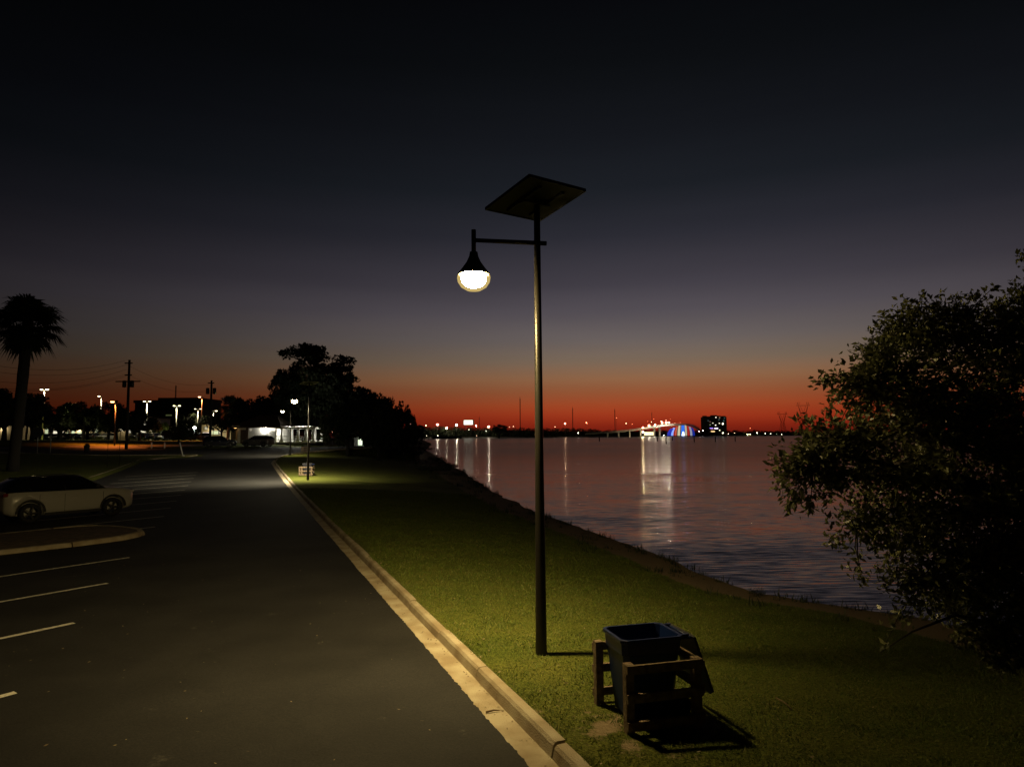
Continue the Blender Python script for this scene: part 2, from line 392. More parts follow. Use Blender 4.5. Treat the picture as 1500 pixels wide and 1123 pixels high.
def bare(x, y):
    s, n = sn(x, y); v = (n - 2.9) / max(.5, nsh(s) - 2.9)
    b = 0
    if s < 200: b = .8 * sst(.78, .86, v)
    if s < 40:
        for p, r_, a in BARE:
            d = math.hypot(x - p.x, y - p.y)
            if d < r_ * 2: b = max(b, a * math.exp(-(d / r_) ** 2 * 1.0) * (.62 + .55 * mn.noise(Vector((x * 4, y * 4, 1))) + .35 * mn.noise(Vector((x * 10, y * 10, 2)))))
        if 2.8 < n < 3.1: b = max(b, .32)
    return b
Sg = [-40, -30, -20, -10, -5]
s = -2.0
while s < 900:
    Sg.append(s); s += .22 if s < 16 else .5 if s < 40 else 1.1 if s < 110 else 5 if s < 200 else 40
Sg.append(930)
NLs = [-900, -500, -300, -200, -140, -100, -80, -65, -55, -45, -40, -36, -32, -28, -25, -22, -20, -18, -16, -14, -12.5, -11.3, -10.4, -9.72, -9.5, -9, -8, -7, -6, -5, -4, -3, -2, -1, 0, 1, 1.9, 2.35, 2.76]
VV = [0] + [i / 42 for i in range(1, 42)] + [1, 1.03, 1.08, 1.2, 1.5]
def gcols(s):
    b = nsh(s); return NLs + [2.88 + v * (b - 2.88) for v in VV]
ground = grid_mesh('ground', Sg, gcols, hgt, ground_m, attr=bare, skip=lambda q: q[0] < 77 and -9.3 < q[1] < 2.6)
struct(ground)

# asphalt lot with a ragged edge over the gutter
Sa = []; s = -12.0
while s < 104: Sa.append(s); s += .035 if s < 18 else .25 if s < 60 else 1.0
def acols(s):
    j = (.03 * mn.noise(Vector((s * .6, 1, 0))) + .014 * mn.noise(Vector((s * 5, 2, 0))) + .022 * mn.noise(Vector((s * 17, 3, 0)))) if s < 60 else 0
    a = interp(s, NL) - .02; b = interp(s, NR) + j
    return [a + (b - a) * t for t in (0, .12, .25, .4, .5, .6, .7, .8, .88, .94, .975, 1)]
lot = struct(grid_mesh('parking_lot', Sa, acols, lambda x, y: hg(x, y) + .012, asphalt))
gut = struct(grid_mesh('gutter', [q for q in Sa if q < 76], lambda s: [interp(s, NR) - .25, interp(s, NR) - .05, interp(s, NR) + .12, interp(s, NR) + .262],
                       lambda x, y: hg(x, y) + .004, concrete))
# kerb sections
def kerb_path(name, pts, side=1, sect=1.4, w_=.15, h_=.14):
    """pts: (x, y) polyline along the foot of the face; side: which side the back lies on"""
    b = MB(); P = [Vector((p[0], p[1], 0)) for p in pts]
    acc = 0; cur = []
    prof = [(-.01, -.05), (0, .0), (.025, h_ * .75), (.05, h_ * .97), (.075, h_), (w_, h_), (w_ + .01, -.05)]
    def flush(c):
        if len(c) < 2: return
        jz = rng.uniform(-.012, .012); jn = rng.uniform(-.014, .014); vs = []
        for k, (p, d) in enumerate(c):
            nrm = Vector((d.y, -d.x, 0)) * side
            e = .012 if k in (0, len(c) - 1) else 0
            for o_, z in prof:
                q = p + nrm * (o_ + jn + .004 * mn.noise(p * 2)) ; vs.append((q.x, q.y, hg(p.x, p.y) + z * (1 - e * 3) + jz + .004 * mn.noise(p * 3)))
        m_ = len(prof)
        fs = [(i * m_ + j, i * m_ + j + 1, (i + 1) * m_ + j + 1, (i + 1) * m_ + j) for i in range(len(c) - 1) for j in range(m_ - 1)]
        fs += [tuple(range(m_)), tuple(range((len(c) - 1) * m_, len(c) * m_))]
        b.add(vs, fs)
    for i in range(len(P) - 1):
        L_ = (P[i + 1] - P[i]).length; d = (P[i + 1] - P[i]) / L_; k = 0.0
        st = .25 if P[i].length < 30 else .8
        while k < L_:
            cur.append((P[i] + d * k, d))
            if acc > sect:
                flush(cur); cur = [(P[i] + d * (k + .03), d)]; acc = rng.uniform(-1.2, .3)
            k += st; acc += st
    cur.append((P[-1], d)); flush(cur)
    return b
kr = [xy(-12, 2.735)] + [xy(s, interp(s, NR) + .262) for s in (30, 70, 74, 77.4, 79, 81.2, 83, 85.1, 87.5, 90.3, 92.5, 94.4, 96, 97.6, 100)]
struct(kerb_path('kerb', kr).build('kerb', concrete))
kl = [xy(s, interp(s, NL) - .02) for s in (20, 50, 78, 81, 85)] + [xy(86.4, -4.9), xy(87.0, -9), xy(87.9, -29)]
struct(kerb_path('kerb', kl, side=-1).build('kerb', concrete))

# parking stripes (one painted mesh per line)
SDIR = Vector((-.56, -.83, 0))
def stripe(s, n, ln, k):
    x, y = xy(s, n); a = Vector((x, y, 0)); q = SDIR.cross(Vector((0, 0, 1))) * .055; vs = []
    m_ = 12
    for i in range(m_ + 1):
        p = a + SDIR * ln * i / m_
        for sg in (-1, 1):
            e = p + q * sg; vs.append((e.x, e.y, hg(e.x, e.y) + .017))
    o = MB().add(vs, [(2 * i, 2 * i + 1, 2 * i + 3, 2 * i + 2) for i in range(m_)]).build('parking_line', line_paint)
    struct(o)
for i in range(16):
    if i in (4,): continue
    s = 9.9 + 3.28 * i - (.2 if i > 4 else 0)
    stripe(s, -2.45 - .017 * (s - 9.9), 5.5, i)
# island
ipts = [(-16.6, 13.4), (-15.1, 15.4), (-13.26, 17.92), (-12.2, 19.15), (-11.62, 20.0), (-11.4, 20.45), (-11.32, 20.95), (-11.42, 21.45), (-11.75, 21.95), (-12.2, 22.35), (-12.75, 22.7), (-13.3, 22.95), (-13.8, 23.0), (-14.3, 22.85), (-14.9, 22.3), (-15.7, 21.2), (-17.2, 19.2), (-18.8, 17.0)]
struct(kerb_path('island_kerb', ipts, side=-1, w_=.2).build('island_kerb', concrete))
cx_, cy_ = -14.8, 18.5
mulch = mat('island_mulch', (.13, .085, .05), .95, var=.6, vscale=5, bump=1, bscale=25, col2=(.06, .045, .025))
iv = [(cx_, cy_, hg(cx_, cy_) + .17)]; K_ = len(ipts)
for f_ in (.35, .7, .9, 1.0):
    for (x, y) in ipts:
        d = Vector((x - cx_, y - cy_)); l_ = d.length; d *= (l_ - .12) / l_ * f_
        X, Y = cx_ + d.x, cy_ + d.y; iv.append((X, Y, hg(X, Y) + .125 + .04 * (1 - f_) + .015 * mn.noise(Vector((X * 2, Y * 2, 0)))))
fsI = [(0, 1 + i, 1 + i + 1) for i in range(K_ - 1)] + [(1 + r_ * K_ + i, 1 + (r_ + 1) * K_ + i, 1 + (r_ + 1) * K_ + i + 1, 1 + r_ * K_ + i + 1) for r_ in range(3) for i in range(K_ - 1)]
struct(MB().add(iv, fsI, True).build('island_bed', mulch))

# street beyond the berm, lit by the sodium lamp
def band(name, near, far, m, dz=.03):
    n_ = 40; vs = []
    for i in range(n_ + 1):
        t = i / n_
        def pt(L_):
            x = L_[0][0] + (L_[-1][0] - L_[0][0]) * t; return x, interp(x, L_)
        a = gr(*pt(near)); c = gr(*pt(far))
        for k in range(7):
            q = a.lerp(c, k / 6); vs.append((q.x, q.y, hgt(q.x, q.y) + dz))
    fs = [(i * 7 + k, i * 7 + k + 1, (i + 1) * 7 + k + 1, (i + 1) * 7 + k) for i in range(n_) for k in range(6)]
    return struct(MB().add(vs, fs, True).build(name, m))
band('street', [(-60, 666), (60, 664), (190, 658.5), (300, 654)], [(-60, 657), (60, 655.5), (190, 653), (300, 651)], pavement_m, .05)

# water
wv = []; wf = []
Yw = [-60, 0, 10, 30, 60, 120, 250, 500, 900, 1500, 4000]
Xw = [-900, -300, -100, -40, -12, 0, 12, 40, 100, 300, 900, 2500]
for Y in Yw:
    for X in Xw: wv.append((X, Y, WATER_Z))
for i in range(len(Yw) - 1):
    for j in range(len(Xw) - 1):
        a = i * len(Xw) + j; wf.append((a, a + 1, a + len(Xw) + 1, a + len(Xw)))
struct(MB().add(wv, wf).build('water', water_m))

# far shore land
fl = []
SH = [(600, 1000), (700, 1040), (800, 1060), (900, 1080), (1000, 1120), (1150, 1160), (1300, 1200), (1700, 1300)]
ls = []
for i in range(81):
    px = 560 + i * 18; Y = interp(px, SH) + 12 * mn.noise(Vector((px * .02, 0, 0))); q = at(px, 600, Y); ls.append((q.x, q.y))
vs = []
for x, y in ls: vs += [(x, y - 2, -1.2), (x, y + 1, -.2), (x, y + 30, 1.2), (x * 1.1, y + 300, 2.2), (x * 3, y * 3, 2.0)]
struct(MB().add(vs, [(i * 5 + k, i * 5 + k + 1, (i + 1) * 5 + k + 1, (i + 1) * 5 + k) for i in range(80) for k in range(4)], True).build('far_shore', mat('far_ground', (.03, .03, .02), .95)))

# ================================================================== SOLAR STREET LAMPS
LAMPC = (1.0, .73, .30)
globe_m = emat('lamp_globe_glow', LAMPC, 1.0)
globe_m.node_tree.nodes['Principled BSDF'].inputs['Emission Strength'].default_value = 580
def halo_mat():  # warm see-through glow that imitates the halo round the lamp
    m = bpy.data.materials.new('halo_glow'); m.use_nodes = True; t = m.node_tree; t.nodes.remove(t.nodes['Principled BSDF'])
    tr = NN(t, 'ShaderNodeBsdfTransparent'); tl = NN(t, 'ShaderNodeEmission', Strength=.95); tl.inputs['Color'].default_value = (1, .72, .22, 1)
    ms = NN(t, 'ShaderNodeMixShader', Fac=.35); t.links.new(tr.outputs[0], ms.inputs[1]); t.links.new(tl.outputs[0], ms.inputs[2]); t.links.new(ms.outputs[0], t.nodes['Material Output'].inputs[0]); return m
halo_m = halo_mat()
def lamp_light(loc, power, c, size=.2, spot=140, tilt=(0, 0), kind='SPOT', parent=None):
    ld = bpy.data.lights.new('lamp_light', kind); ld.energy = power; ld.color = c
    if kind == 'SPOT': ld.spot_size = R(spot); ld.spot_blend = 1; ld.shadow_soft_size = size
    else: ld.shadow_soft_size = size
    o = bpy.data.objects.new('lamp_light', ld); col.objects.link(o); o.location = loc; o.rotation_euler = (R(tilt[0]), R(tilt[1]), 0)
    if parent: o.parent = parent
    return o
def solar_lamp(loc, label, height=5.755, lamp_drop=.0, strength=None, power=1800):
    t = thing('solar_street_lamp', label, 'street lamp', loc, 0, 'solar lamps along the kerb')
    h = height; zt = h + .62
    MB().tube([(0, 0, -.4), (0, 0, 0), (0, 0, h * .45), (0, 0, zt)], [.079, .079, .060, .044], 20).build('pole', steel, t)
    d = Vector((-.875, -.155, 0)); e = Vector((.132, .03, 0))
    MB().tube([d * 1.0 + Vector((0, 0, h)), e + Vector((0, 0, h))], [.03, .034], 12).build('arm', steel, t)
    lx, ly = -.905, -.16
    MB().tube([(lx, ly, h + .15), (lx, ly, h - .2)], .033, 12).build('drop_bracket', steel, t)
    zb = h - .48
    MB().lathe([(0, .31), (.055, .31), (.065, .25), (.10, .17), (.155, .09), (.225, 0), (.23, -.02), (.215, -.015), (.14, .085), (.08, .15), (0, .17)], (lx, ly, zb), 28).build('lamp_shade', steel, t)
    gm = globe_m
    if strength:
        gm = emat('lamp_globe_glow_far', (1, .85, .55), strength)
    lamp_light((lx, ly, zb - .27), power, LAMPC if not strength else (1, .85, .55), .1, 154, (21, 26), 'SPOT', t)
    prof = [(0.001, .09), (.08, .075), (.14, .03), (.17, -.03), (.178, -.07), (.165, -.12), (.12, -.17), (.06, -.195), (0.001, -.2)]
    MB().lathe(prof, (lx, ly, zb), 24).build('lamp_globe', gm, t)
    MB().lathe([(.226, -.012), (.235, -.06), (.225, -.12), (.18, -.19), (.10, -.238), (.001, -.25)], (lx, ly, zb), 28).build('halo_shell', halo_m, t)  # added shell, gives the globe a soft yellow halo
    # panel: outline fitted to the photo
    c = Vector((-.03, 0, h + .638)); yaw = .608; tl = 3.007
    X = Vector((math.cos(yaw), math.sin(yaw), 0)); Yv = Vector((-math.sin(yaw) * math.cos(tl), math.cos(yaw) * math.cos(tl), math.sin(tl))); Zv = -(X.cross(Yv))
    M = Matrix((X, Yv, Zv)).transposed()
    p = MB()
    for sg in (-1, 1):
        p.box(c + X * sg * .49, (.022, 1.11, .045), M); p.box(c + Yv * sg * .546, (.956, .02, .045), M)
    fr = MB().box(c, (.956, 1.07, .02), M).build('solar_panel', panel_m, t)
    p.build('frame', dark_steel, fr)
    MB().box(c + Zv * .013, (.94, 1.05, .004), M).build('cells', cell_m, fr)
    br = MB()
    for sg in (-1, 1): br.bar(c + X * sg * .2 - Yv * .4 - Zv * .035, c + X * sg * .2 + Yv * .4 - Zv * .035, .04, .04)
    br.box(c - Zv * .07, (.46, .1, .03), M)
    br.build('panel_bracket', dark_steel, t)
    return t
k_ = .967
L1 = solar_lamp((.377 * k_, 9.636 * k_, 3 - 3 * k_), 'tall solar street lamp in the foreground with its warm globe lit over the grass'); L1.scale = (k_,) * 3; print('lawn z at pole', hgt(.364, 9.32), 3 - 3 * k_)
p2 = gr(451, 703)
solar_lamp(p2, 'second solar street lamp along the kerb, lit in front of the dark trees', 5.755 * .98, strength=260, power=6200)
p3 = gr(425, 667)
solar_lamp(p3, 'far solar street lamp at the bend of the kerb before the white columns', 5.6, strength=60, power=2200)

# ================================================================== BIN FRAMES AND CARTS
def bin_frame(loc, rz, label, n=0):
    t = thing('bin_frame', label, 'bin enclosure', loc, rz, 'timber bin frames on the lawn')
    W, D, H_ = .735, .77, .675
    for (x, y) in ((0, 0), (0, D), (W, 0), (W, D)):
        MB().box((x, y, H_ / 2 - .05), (.085, .085, H_ + .1)).build('post', wood_m, t, .004)
    for z in (.63, .36, .10):
        MB().box((W / 2 + .0, -.062 if n == 0 else -.062, z), (W + .085, .036, .085)).build('rail', wood_m, t, .003)
    for z in (.60, .37, .12):
        MB().box((W / 2, D + .062, z), (W + .085, .036, .085)).build('rail', wood_m, t, .003)
        MB().box((W + .062, D / 2, z), (.036, D + .085, .085)).build('rail', wood_m, t, .003)
    return t
def cart(loc, rz, label, open_lid=True):
    t = thing('recycling_cart', label, 'wheeled bin', loc, rz, 'blue wheeled bins in timber frames')
    W, D, H_ = .675, .54, .83
    # tapered hollow body, outer + inner wall
    def ring(z, k, ins=0):
        x, y = W / 2 * k - ins, D / 2 * k - ins; c = .05; r_ = []
        for (sx_, sy_) in ((-1, -1), (1, -1), (1, 1), (-1, 1)):
            a = [(sx_ * x, sy_ * (y - c)), (sx_ * (x - c), sy_ * y)]
            if sx_ * sy_ < 0: a.reverse()
            r_ += a
        return [(q[0], q[1], z) for q in r_]
    rings = [ring(.03, .74), ring(.06, .76), ring(H_ - .17, .925), ring(H_ - .165, .965), ring(H_ - .04, .985), ring(H_ - .04, 1.03), ring(H_, 1.035), ring(H_, 1.0, .02), ring(H_ - .1, .95, .02), ring(.08, .74, .02)]
    vs = sum(rings, []); n8 = 8
    fs = [(i * n8 + k, i * n8 + (k + 1) % n8, (i + 1) * n8 + (k + 1) % n8, (i + 1) * n8 + k) for i in range(len(rings) - 1) for k in range(n8)]
    fs += [tuple(reversed(range(n8))), tuple(range((len(rings) - 1) * n8, len(rings) * n8))]
    MB().add(vs, fs).build('body', bin_m if open_lid else binlid_m, t, .006)
    # hinge bar and handle on the +x side, wheels below it
    hb = MB()
    for y in (-.2, .2): hb.box((W / 2 + .05, y, H_ - .03), (.09, .03, .05))
    hb.tube([(W / 2 + .085, -.26, H_ - .03), (W / 2 + .085, .26, H_ - .03)], .014, 10); hb.build('handle', bin_m, t)
    for y in (-.24, .24):
        wl = MB().lathe([(0, -.02), (.10, -.025), (.12, -.015), (.12, .015), (.10, .025), (0, .02)], (W / 2 * .78 + .03, y, .12), 20, Matrix.Rotation(R(90), 3, 'X')).build('wheel', rubber, t)
    # lid hanging open behind the hinge
    if open_lid:
        a0 = Vector((W / 2 + .1, 0, H_ - .02)); dn = Vector((.34, 0, -.94)); l = MB(); nrm = Vector((.94, 0, .34))
        l.poly([a0 + Vector((0, -.29, 0)), a0 + Vector((0, .29, 0)), a0 + dn * .62 + Vector((0, .27, 0)), a0 + dn * .66 + Vector((0, .2, 0)), a0 + dn * .66 + Vector((0, -.2, 0)), a0 + dn * .62 + Vector((0, -.27, 0))], nrm * .028)
        l.build('lid', binlid_m, t, .006)
    else:
        MB().box((0, 0, H_ + .03), (W + .04, D + .06, .05), taper=.9).build('lid', binlid_m, t, .01)
    # faint chasing-arrow recycling emblem on the long side facing the camera
    em = MB(); cz = H_ - .30; yy = -(D / 2) * (.74 + (.925 - .74) * (cz - .03) / (H_ - .2)) - .005
    for k in range(3):
        a = R(90 + 120 * k); u_ = Vector((math.cos(a), 0, math.sin(a))); v_ = Vector((-math.sin(a), 0, math.cos(a)))
        c0 = Vector((0.02, yy, cz))
        def P(a_, b_): return c0 + u_ * a_ + v_ * b_
        for A, B_, wd in ((P(.075, -.015), P(.03, -.062), .02), (P(.075, -.015), P(.045, .03), .02)):
            em.bar(A, B_, wd, .004, (0, 1, 0))
        em.poly([P(.075, .035), P(.012, .02), P(.03, .075)], (0, -.003, 0))
    em.build('recycling_emblem', emb_m, t)
    return t
FA = math.atan2(.26, .966)
f0 = (1.115, 6.86); z0 = hgt(*f0)
bin_frame((f0[0], f0[1], z0 - .02), FA, 'low timber frame around the blue wheeled bin in the foreground')
ca, sa = math.cos(FA), math.sin(FA)
cx, cyy = f0[0] + ca * .36 - sa * .43, f0[1] + sa * .36 + ca * .43
cart((cx, cyy, z0 - .01), FA, 'blue wheeled bin with its lid hanging open beside the tall lamp')
for (px, py, lab, rz, wr) in ((448, 697, 'pale timber bin frame just left of the second lamp pole', .1, 1.0), (447, 662, 'farthest timber bin frame, small and pale near the bend of the kerb', .1, .9)):
    p = gr(px, py); k = .98
    t = bin_frame((p.x - .45, p.y, p.z), rz, lab, 1); t.scale = (k * 1.15, k, k)
    cc = cart((p.x - .02, p.y + .5, p.z), rz, 'shut bin inside the ' + ('frame beside the second lamp pole' if px == 448 else 'farthest frame near the bend of the kerb'), False)

# small debris: sticks
stick = mat('dry_stick', (.16, .11, .06), .9)
def twig(px0, py0, px1, py1, r_, lab, z=.02, zf=hgt):
    a = gr(px0, py0); b = gr(px1, py1); 
    pts = [Vector((a.x, a.y, zf(a.x, a.y) + z)), Vector(((a.x + b.x) / 2 + .01, (a.y + b.y) / 2 + .012, zf((a.x + b.x) / 2, (a.y + b.y) / 2) + z + .008)), Vector((b.x, b.y, zf(b.x, b.y) + z))]
    tag(MB().tube(pts, [r_, r_ * .9, r_ * .5], 6).build('stick', stick), lab, 'stick')
twig(1137, 1026, 1160, 1042, .009, 'pale dry stick lying on the dark lawn right of the bin', .03)
twig(712, 1054, 732, 1051, .012, 'short dark stick lying across the gutter next to the kerb', .02, lambda x, y: hg(x, y))

# ================================================================== GRASS (near lawn)
def grass():
    NB = 330000
    s_ = nr.random(NB * 4) ** 1.7 * 36 + 3.5; n_ = 2.76 + nr.random(NB * 4) * 10.5
    x = s_ * TX + n_ * NX; y = s_ * TY + n_ * NY
    f = (y > 4.2) & (x / np.maximum(y, .1) < .85)
    x, y, s_, n_ = x[f][:NB], y[f][:NB], s_[f][:NB], n_[f][:NB]
    keep = []; zz = []
    for i in range(len(x)):
        X, Y = float(x[i]), float(y[i]); b = bare(X, Y)
        q = .5 + .5 * mn.noise(Vector((X * 3, Y * 3, 0))) + .25 * mn.noise(Vector((X * 11, Y * 11, 3)))
        ok = (b + q * .7 < .85) and n_[i] > 2.86 - .1 * mn.noise(Vector((float(s_[i]) * 2.3, 4, 0))) - .04 * mn.noise(Vector((float(s_[i]) * 13, 4, 0))) and s_[i] < 44
        keep.append(ok); zz.append(hgt(*xy(float(s_[i]), max(2.93, float(n_[i])))) if ok else 0)
    keep = np.array(keep); zz = np.array(zz)
    x, y, z, s_ = x[keep], y[keep], zz[keep], s_[keep]; n = len(x)
    cl = np.array([mn.noise(Vector((float(a) * 1.7, float(b) * 1.7, 9))) for a, b in zip(x, y)])
    h = (.010 + .017 * nr.random(n)) * (1 + .9 * np.clip(cl, -.4, 1)); th = nr.random(n) * 2 * np.pi; wdt = (.0028 + .0022 * nr.random(n)) * (1 + s_ / 14)
    h *= 1 + s_ / 60
    ln = h * (.5 + 1.3 * nr.random(n)); ph = nr.random(n) * 2 * np.pi
    V = np.empty((n, 3, 3)); V[:, 0] = np.stack([x - np.cos(th) * wdt, y - np.sin(th) * wdt, z - .006], 1); V[:, 1] = np.stack([x + np.cos(th) * wdt, y + np.sin(th) * wdt, z - .006], 1)
    V[:, 2] = np.stack([x + np.cos(ph) * ln, y + np.sin(ph) * ln, z + h], 1)
    o = npmesh('grass', V.reshape(-1, 3), np.arange(n * 3).reshape(-1, 3), grass_m)
    tag(o, 'short mown grass on the lawn between kerb and shore', 'grass', kind='stuff')
grass()

def litter():
    V = []; F = []
    for k in range(900):
        if k < 420: s_ = rng.uniform(5, 26); n_ = 2.9 + rng.random() ** 1.5 * 8
        elif k < 640: s_ = rng.uniform(3.5, 20); n_ = 2.72 - abs(rng.gauss(0, .09))
        else: s_ = rng.uniform(4, 24); n_ = rng.uniform(-6, 2.4)
        x, y = xy(s_, n_); z = hgt(x, y) + .028 if n_ > 2.8 else hg(x, y) + (.012 if n_ > 2.45 else .018); p = Vector((x, y, z)); a = rng.random() * 6.28; l = rng.uniform(.008, .026)
        u_ = Vector((math.cos(a), math.sin(a), rng.uniform(-.1, .3))) * l; v_ = Vector((-math.sin(a), math.cos(a), rng.uniform(0, .4))) * l * .5; i = len(V)
        V += [p - u_, p - v_, p + u_, p + v_]; F.append((i, i + 1, i + 2, i + 3))
    m = mat('dry_leaf', (.3, .24, .14), .8, col2=(.10, .07, .04), vscale=3)
    tag(npmesh('leaf_litter', [tuple(v) for v in V], F, m), 'dry fallen leaves and grit scattered over lawn, gutter and asphalt', 'leaf litter', kind='stuff')
litter()
def weeds():
    cl = []; V = []; F = []
    for k in range(520):
        s_ = rng.uniform(3, 95) if k % 3 else rng.uniform(3, 30); b_ = nsh(s_); v = rng.gauss(.84, .07) if k % 2 else rng.gauss(.97, .02)
        n_ = 2.9 + (b_ - 2.9) * v; x, y = xy(s_, n_); z = max(hgt(x, y), WATER_Z); r_ = rng.uniform(.04, .16) * (1 + s_ / 60)
        if mn.noise(Vector((s_ * .5, 0, k % 2 * 9.))) < -.05: continue
        for j in range(14):
            a = rng.random() * 6.28; p = Vector((x + rng.gauss(0, r_ * .6), y + rng.gauss(0, r_ * .6), z - .01)); u_ = Vector((math.cos(a) * .5, math.sin(a) * .5, 1.0)) * r_ * rng.uniform(.4, 1.3); w_ = Vector((-math.sin(a), math.cos(a), 0)) * r_ * .07; i = len(V)
            V += [p - w_, p + w_, p + u_ * .6 + w_, p + u_]; F.append((i, i + 1, i + 2, i + 3))
    tag(npmesh('shore_weeds', [tuple(v) for v in V], F, leaf_shrub), 'scrappy tufts of weed along the sandy edge of the lake', 'weeds', kind='stuff')
weeds()
# ================================================================== NEAR TREE (right edge)
def near_tree():
    base = Vector((6.9, 8.6, 0)); base.z = hgt(base.x, base.y) - .1
    t = thing('live_oak', 'leafy tree reaching in from the right edge over the shore', 'tree', base)
    T = MB(); TW = MB(); LV = []; LN = []
    C0 = base + Vector((-.3, -.3, 2.2))
    T.tube([Vector((0, 0, 0)), Vector((-.05, .05, .9)), Vector((-.2, -.1, 1.7)), C0 - base], [.26, .2, .17, .13], 12)
    ell = [((1405, 575), 150, 7.8), ((1320, 625), 105, 7.2), ((1235, 668), 66, 6.8), ((1190, 690), 42, 6.7), ((1425, 740), 160, 7.6), ((1330, 770), 72, 7.0), ((1255, 770), 24, 6.9), ((1480, 500), 75, 8.0), ((1395, 480), 38, 7.8), ((1340, 490), 36, 7.6),
           ((1440, 870), 82, 6.9), ((1520, 640), 190, 7.6), ((1360, 860), 34, 6.6), ((1470, 940), 40, 6.4), ((1520, 850), 120, 7), ((1270, 560), 34, 7.2), ((1300, 540), 40, 7.2), ((1540, 480), 90, 8)]
    tips = []
    for (c, r_, Z), in [(e,) for e in ell]:
        n_ = int(r_ * r_ / 92) + 6; cc = at(*c, Z); rr = r_ / FPX * Z
        for k in range(n_):
            d = Vector((rng.gauss(0, 1), rng.gauss(0, 1), rng.gauss(0, 1))).normalized()
            rad = rr * (.45 + .62 * rng.random() ** .6)
            tips.append(cc + Vector((d.x * rad, d.y * rad * .85, d.z * rad)))
    for px, py, Z in ((1200, 560, 7), (1212, 552, 7), (1168, 610, 6.8), (1185, 618, 6.8), (1130, 672, 6.7), (1138, 690, 6.6), (1150, 702, 6.6), (1135, 712, 6.7), (1165, 735, 6.6), (1155, 745, 6.6), (1188, 745, 6.6), (1180, 655, 6.7), (1215, 600, 6.9),
                      (1335, 440, 7.6), (1342, 452, 7.6), (1368, 455, 7.7), (1365, 446, 7.7), (1292, 466, 7.4), (1300, 474, 7.5), (1445, 440, 7.9), (1483, 412, 8), (1490, 425, 8), (1498, 372, 8.1), (1415, 458, 7.8), (1255, 508, 7.3), (1268, 520, 7.3), (1275, 478, 7.3),
                      (1262, 852, 6.7), (1290, 858, 6.6), (1320, 905, 6.5), (1330, 880, 6.5), (1300, 800, 6.8), (1215, 795, 6.8), (1445, 965, 6.3), (1462, 975, 6.3), (1400, 940, 6.4)):
        tips.append(at(px, py, Z)); tips.append(at(px + rng.uniform(-5, 9), py + rng.uniform(-5, 7), Z + .1))
    # limbs: cluster centres joined to the trunk, twigs to the limb
    limbs = []
    for (c, r_, Z) in ell:
        e = at(*c, Z); m_ = C0.lerp(e, .5) + Vector((rng.uniform(-.2, .2), rng.uniform(-.2, .2), .25))
        pts = [C0, C0.lerp(m_, .5) + Vector((0, 0, .1)), m_, m_.lerp(e, .6), e]
        T.tube([p - base for p in pts], [.1, .07, .05, .032, .014], 8); limbs += [m_, m_.lerp(e, .3), m_.lerp(e, .6), e, e.lerp(m_, .12)]
    e = gr(1288, 962); pts = [C0 + Vector((-.2, -.4, -1.2)), at(1400, 900, 6.5), at(1335, 925, 6.5), at(1290, 955, 6.4)]
    T.tube([p - base for p in pts], [.03, .016, .009, .004], 6); tips.append(at(1295, 948, 6.4))
    V = []; F = []
    for tp in tips:
        lb = min(limbs, key=lambda q: (q - tp).length_squared); d = tp - lb; L_ = d.length
        mid = lb.lerp(tp, .5) + Vector((rng.uniform(-.08, .08), rng.uniform(-.08, .08), rng.uniform(-.02, .12)))
        TW.tube([lb - base, mid - base, tp - base], [.012, .006, .0025], 4, False)
        dn = (tp - mid).normalized()
        nl = rng.randint(18, 40); ln = min(.42, max(.2, L_ * .6))
        for k in range(nl):
            u_ = rng.random(); p = tp - dn * ln * u_ + Vector((rng.gauss(0, 1), rng.gauss(0, 1), rng.gauss(0, 1))) * (.02 + .085 * u_)
            a = (dn * .8 + Vector((rng.gauss(0, 1), rng.gauss(0, 1), rng.gauss(0, .8)))).normalized()
            b = a.orthogonal().normalized(); b = Matrix.Rotation(rng.random() * 6.28, 3, a) @ b; c = a.cross(b)
            l = rng.uniform(.045, .095); w_ = l * rng.uniform(.18, .27); i = len(V); q = p - base
            V += [q, q + a * l * .45 + b * w_ + c * w_ * .5, q + a * l, q + a * l * .45 - b * w_ + c * w_ * .5]
            F.append((i, i + 1, i + 2, i + 3))
    T.build('trunk', bark, t); TW.build('twigs', bark, t)
    npmesh('crown', [tuple(v) for v in V], F, leaf_near, t)
    print('near tree leaves', len(F))
near_tree()

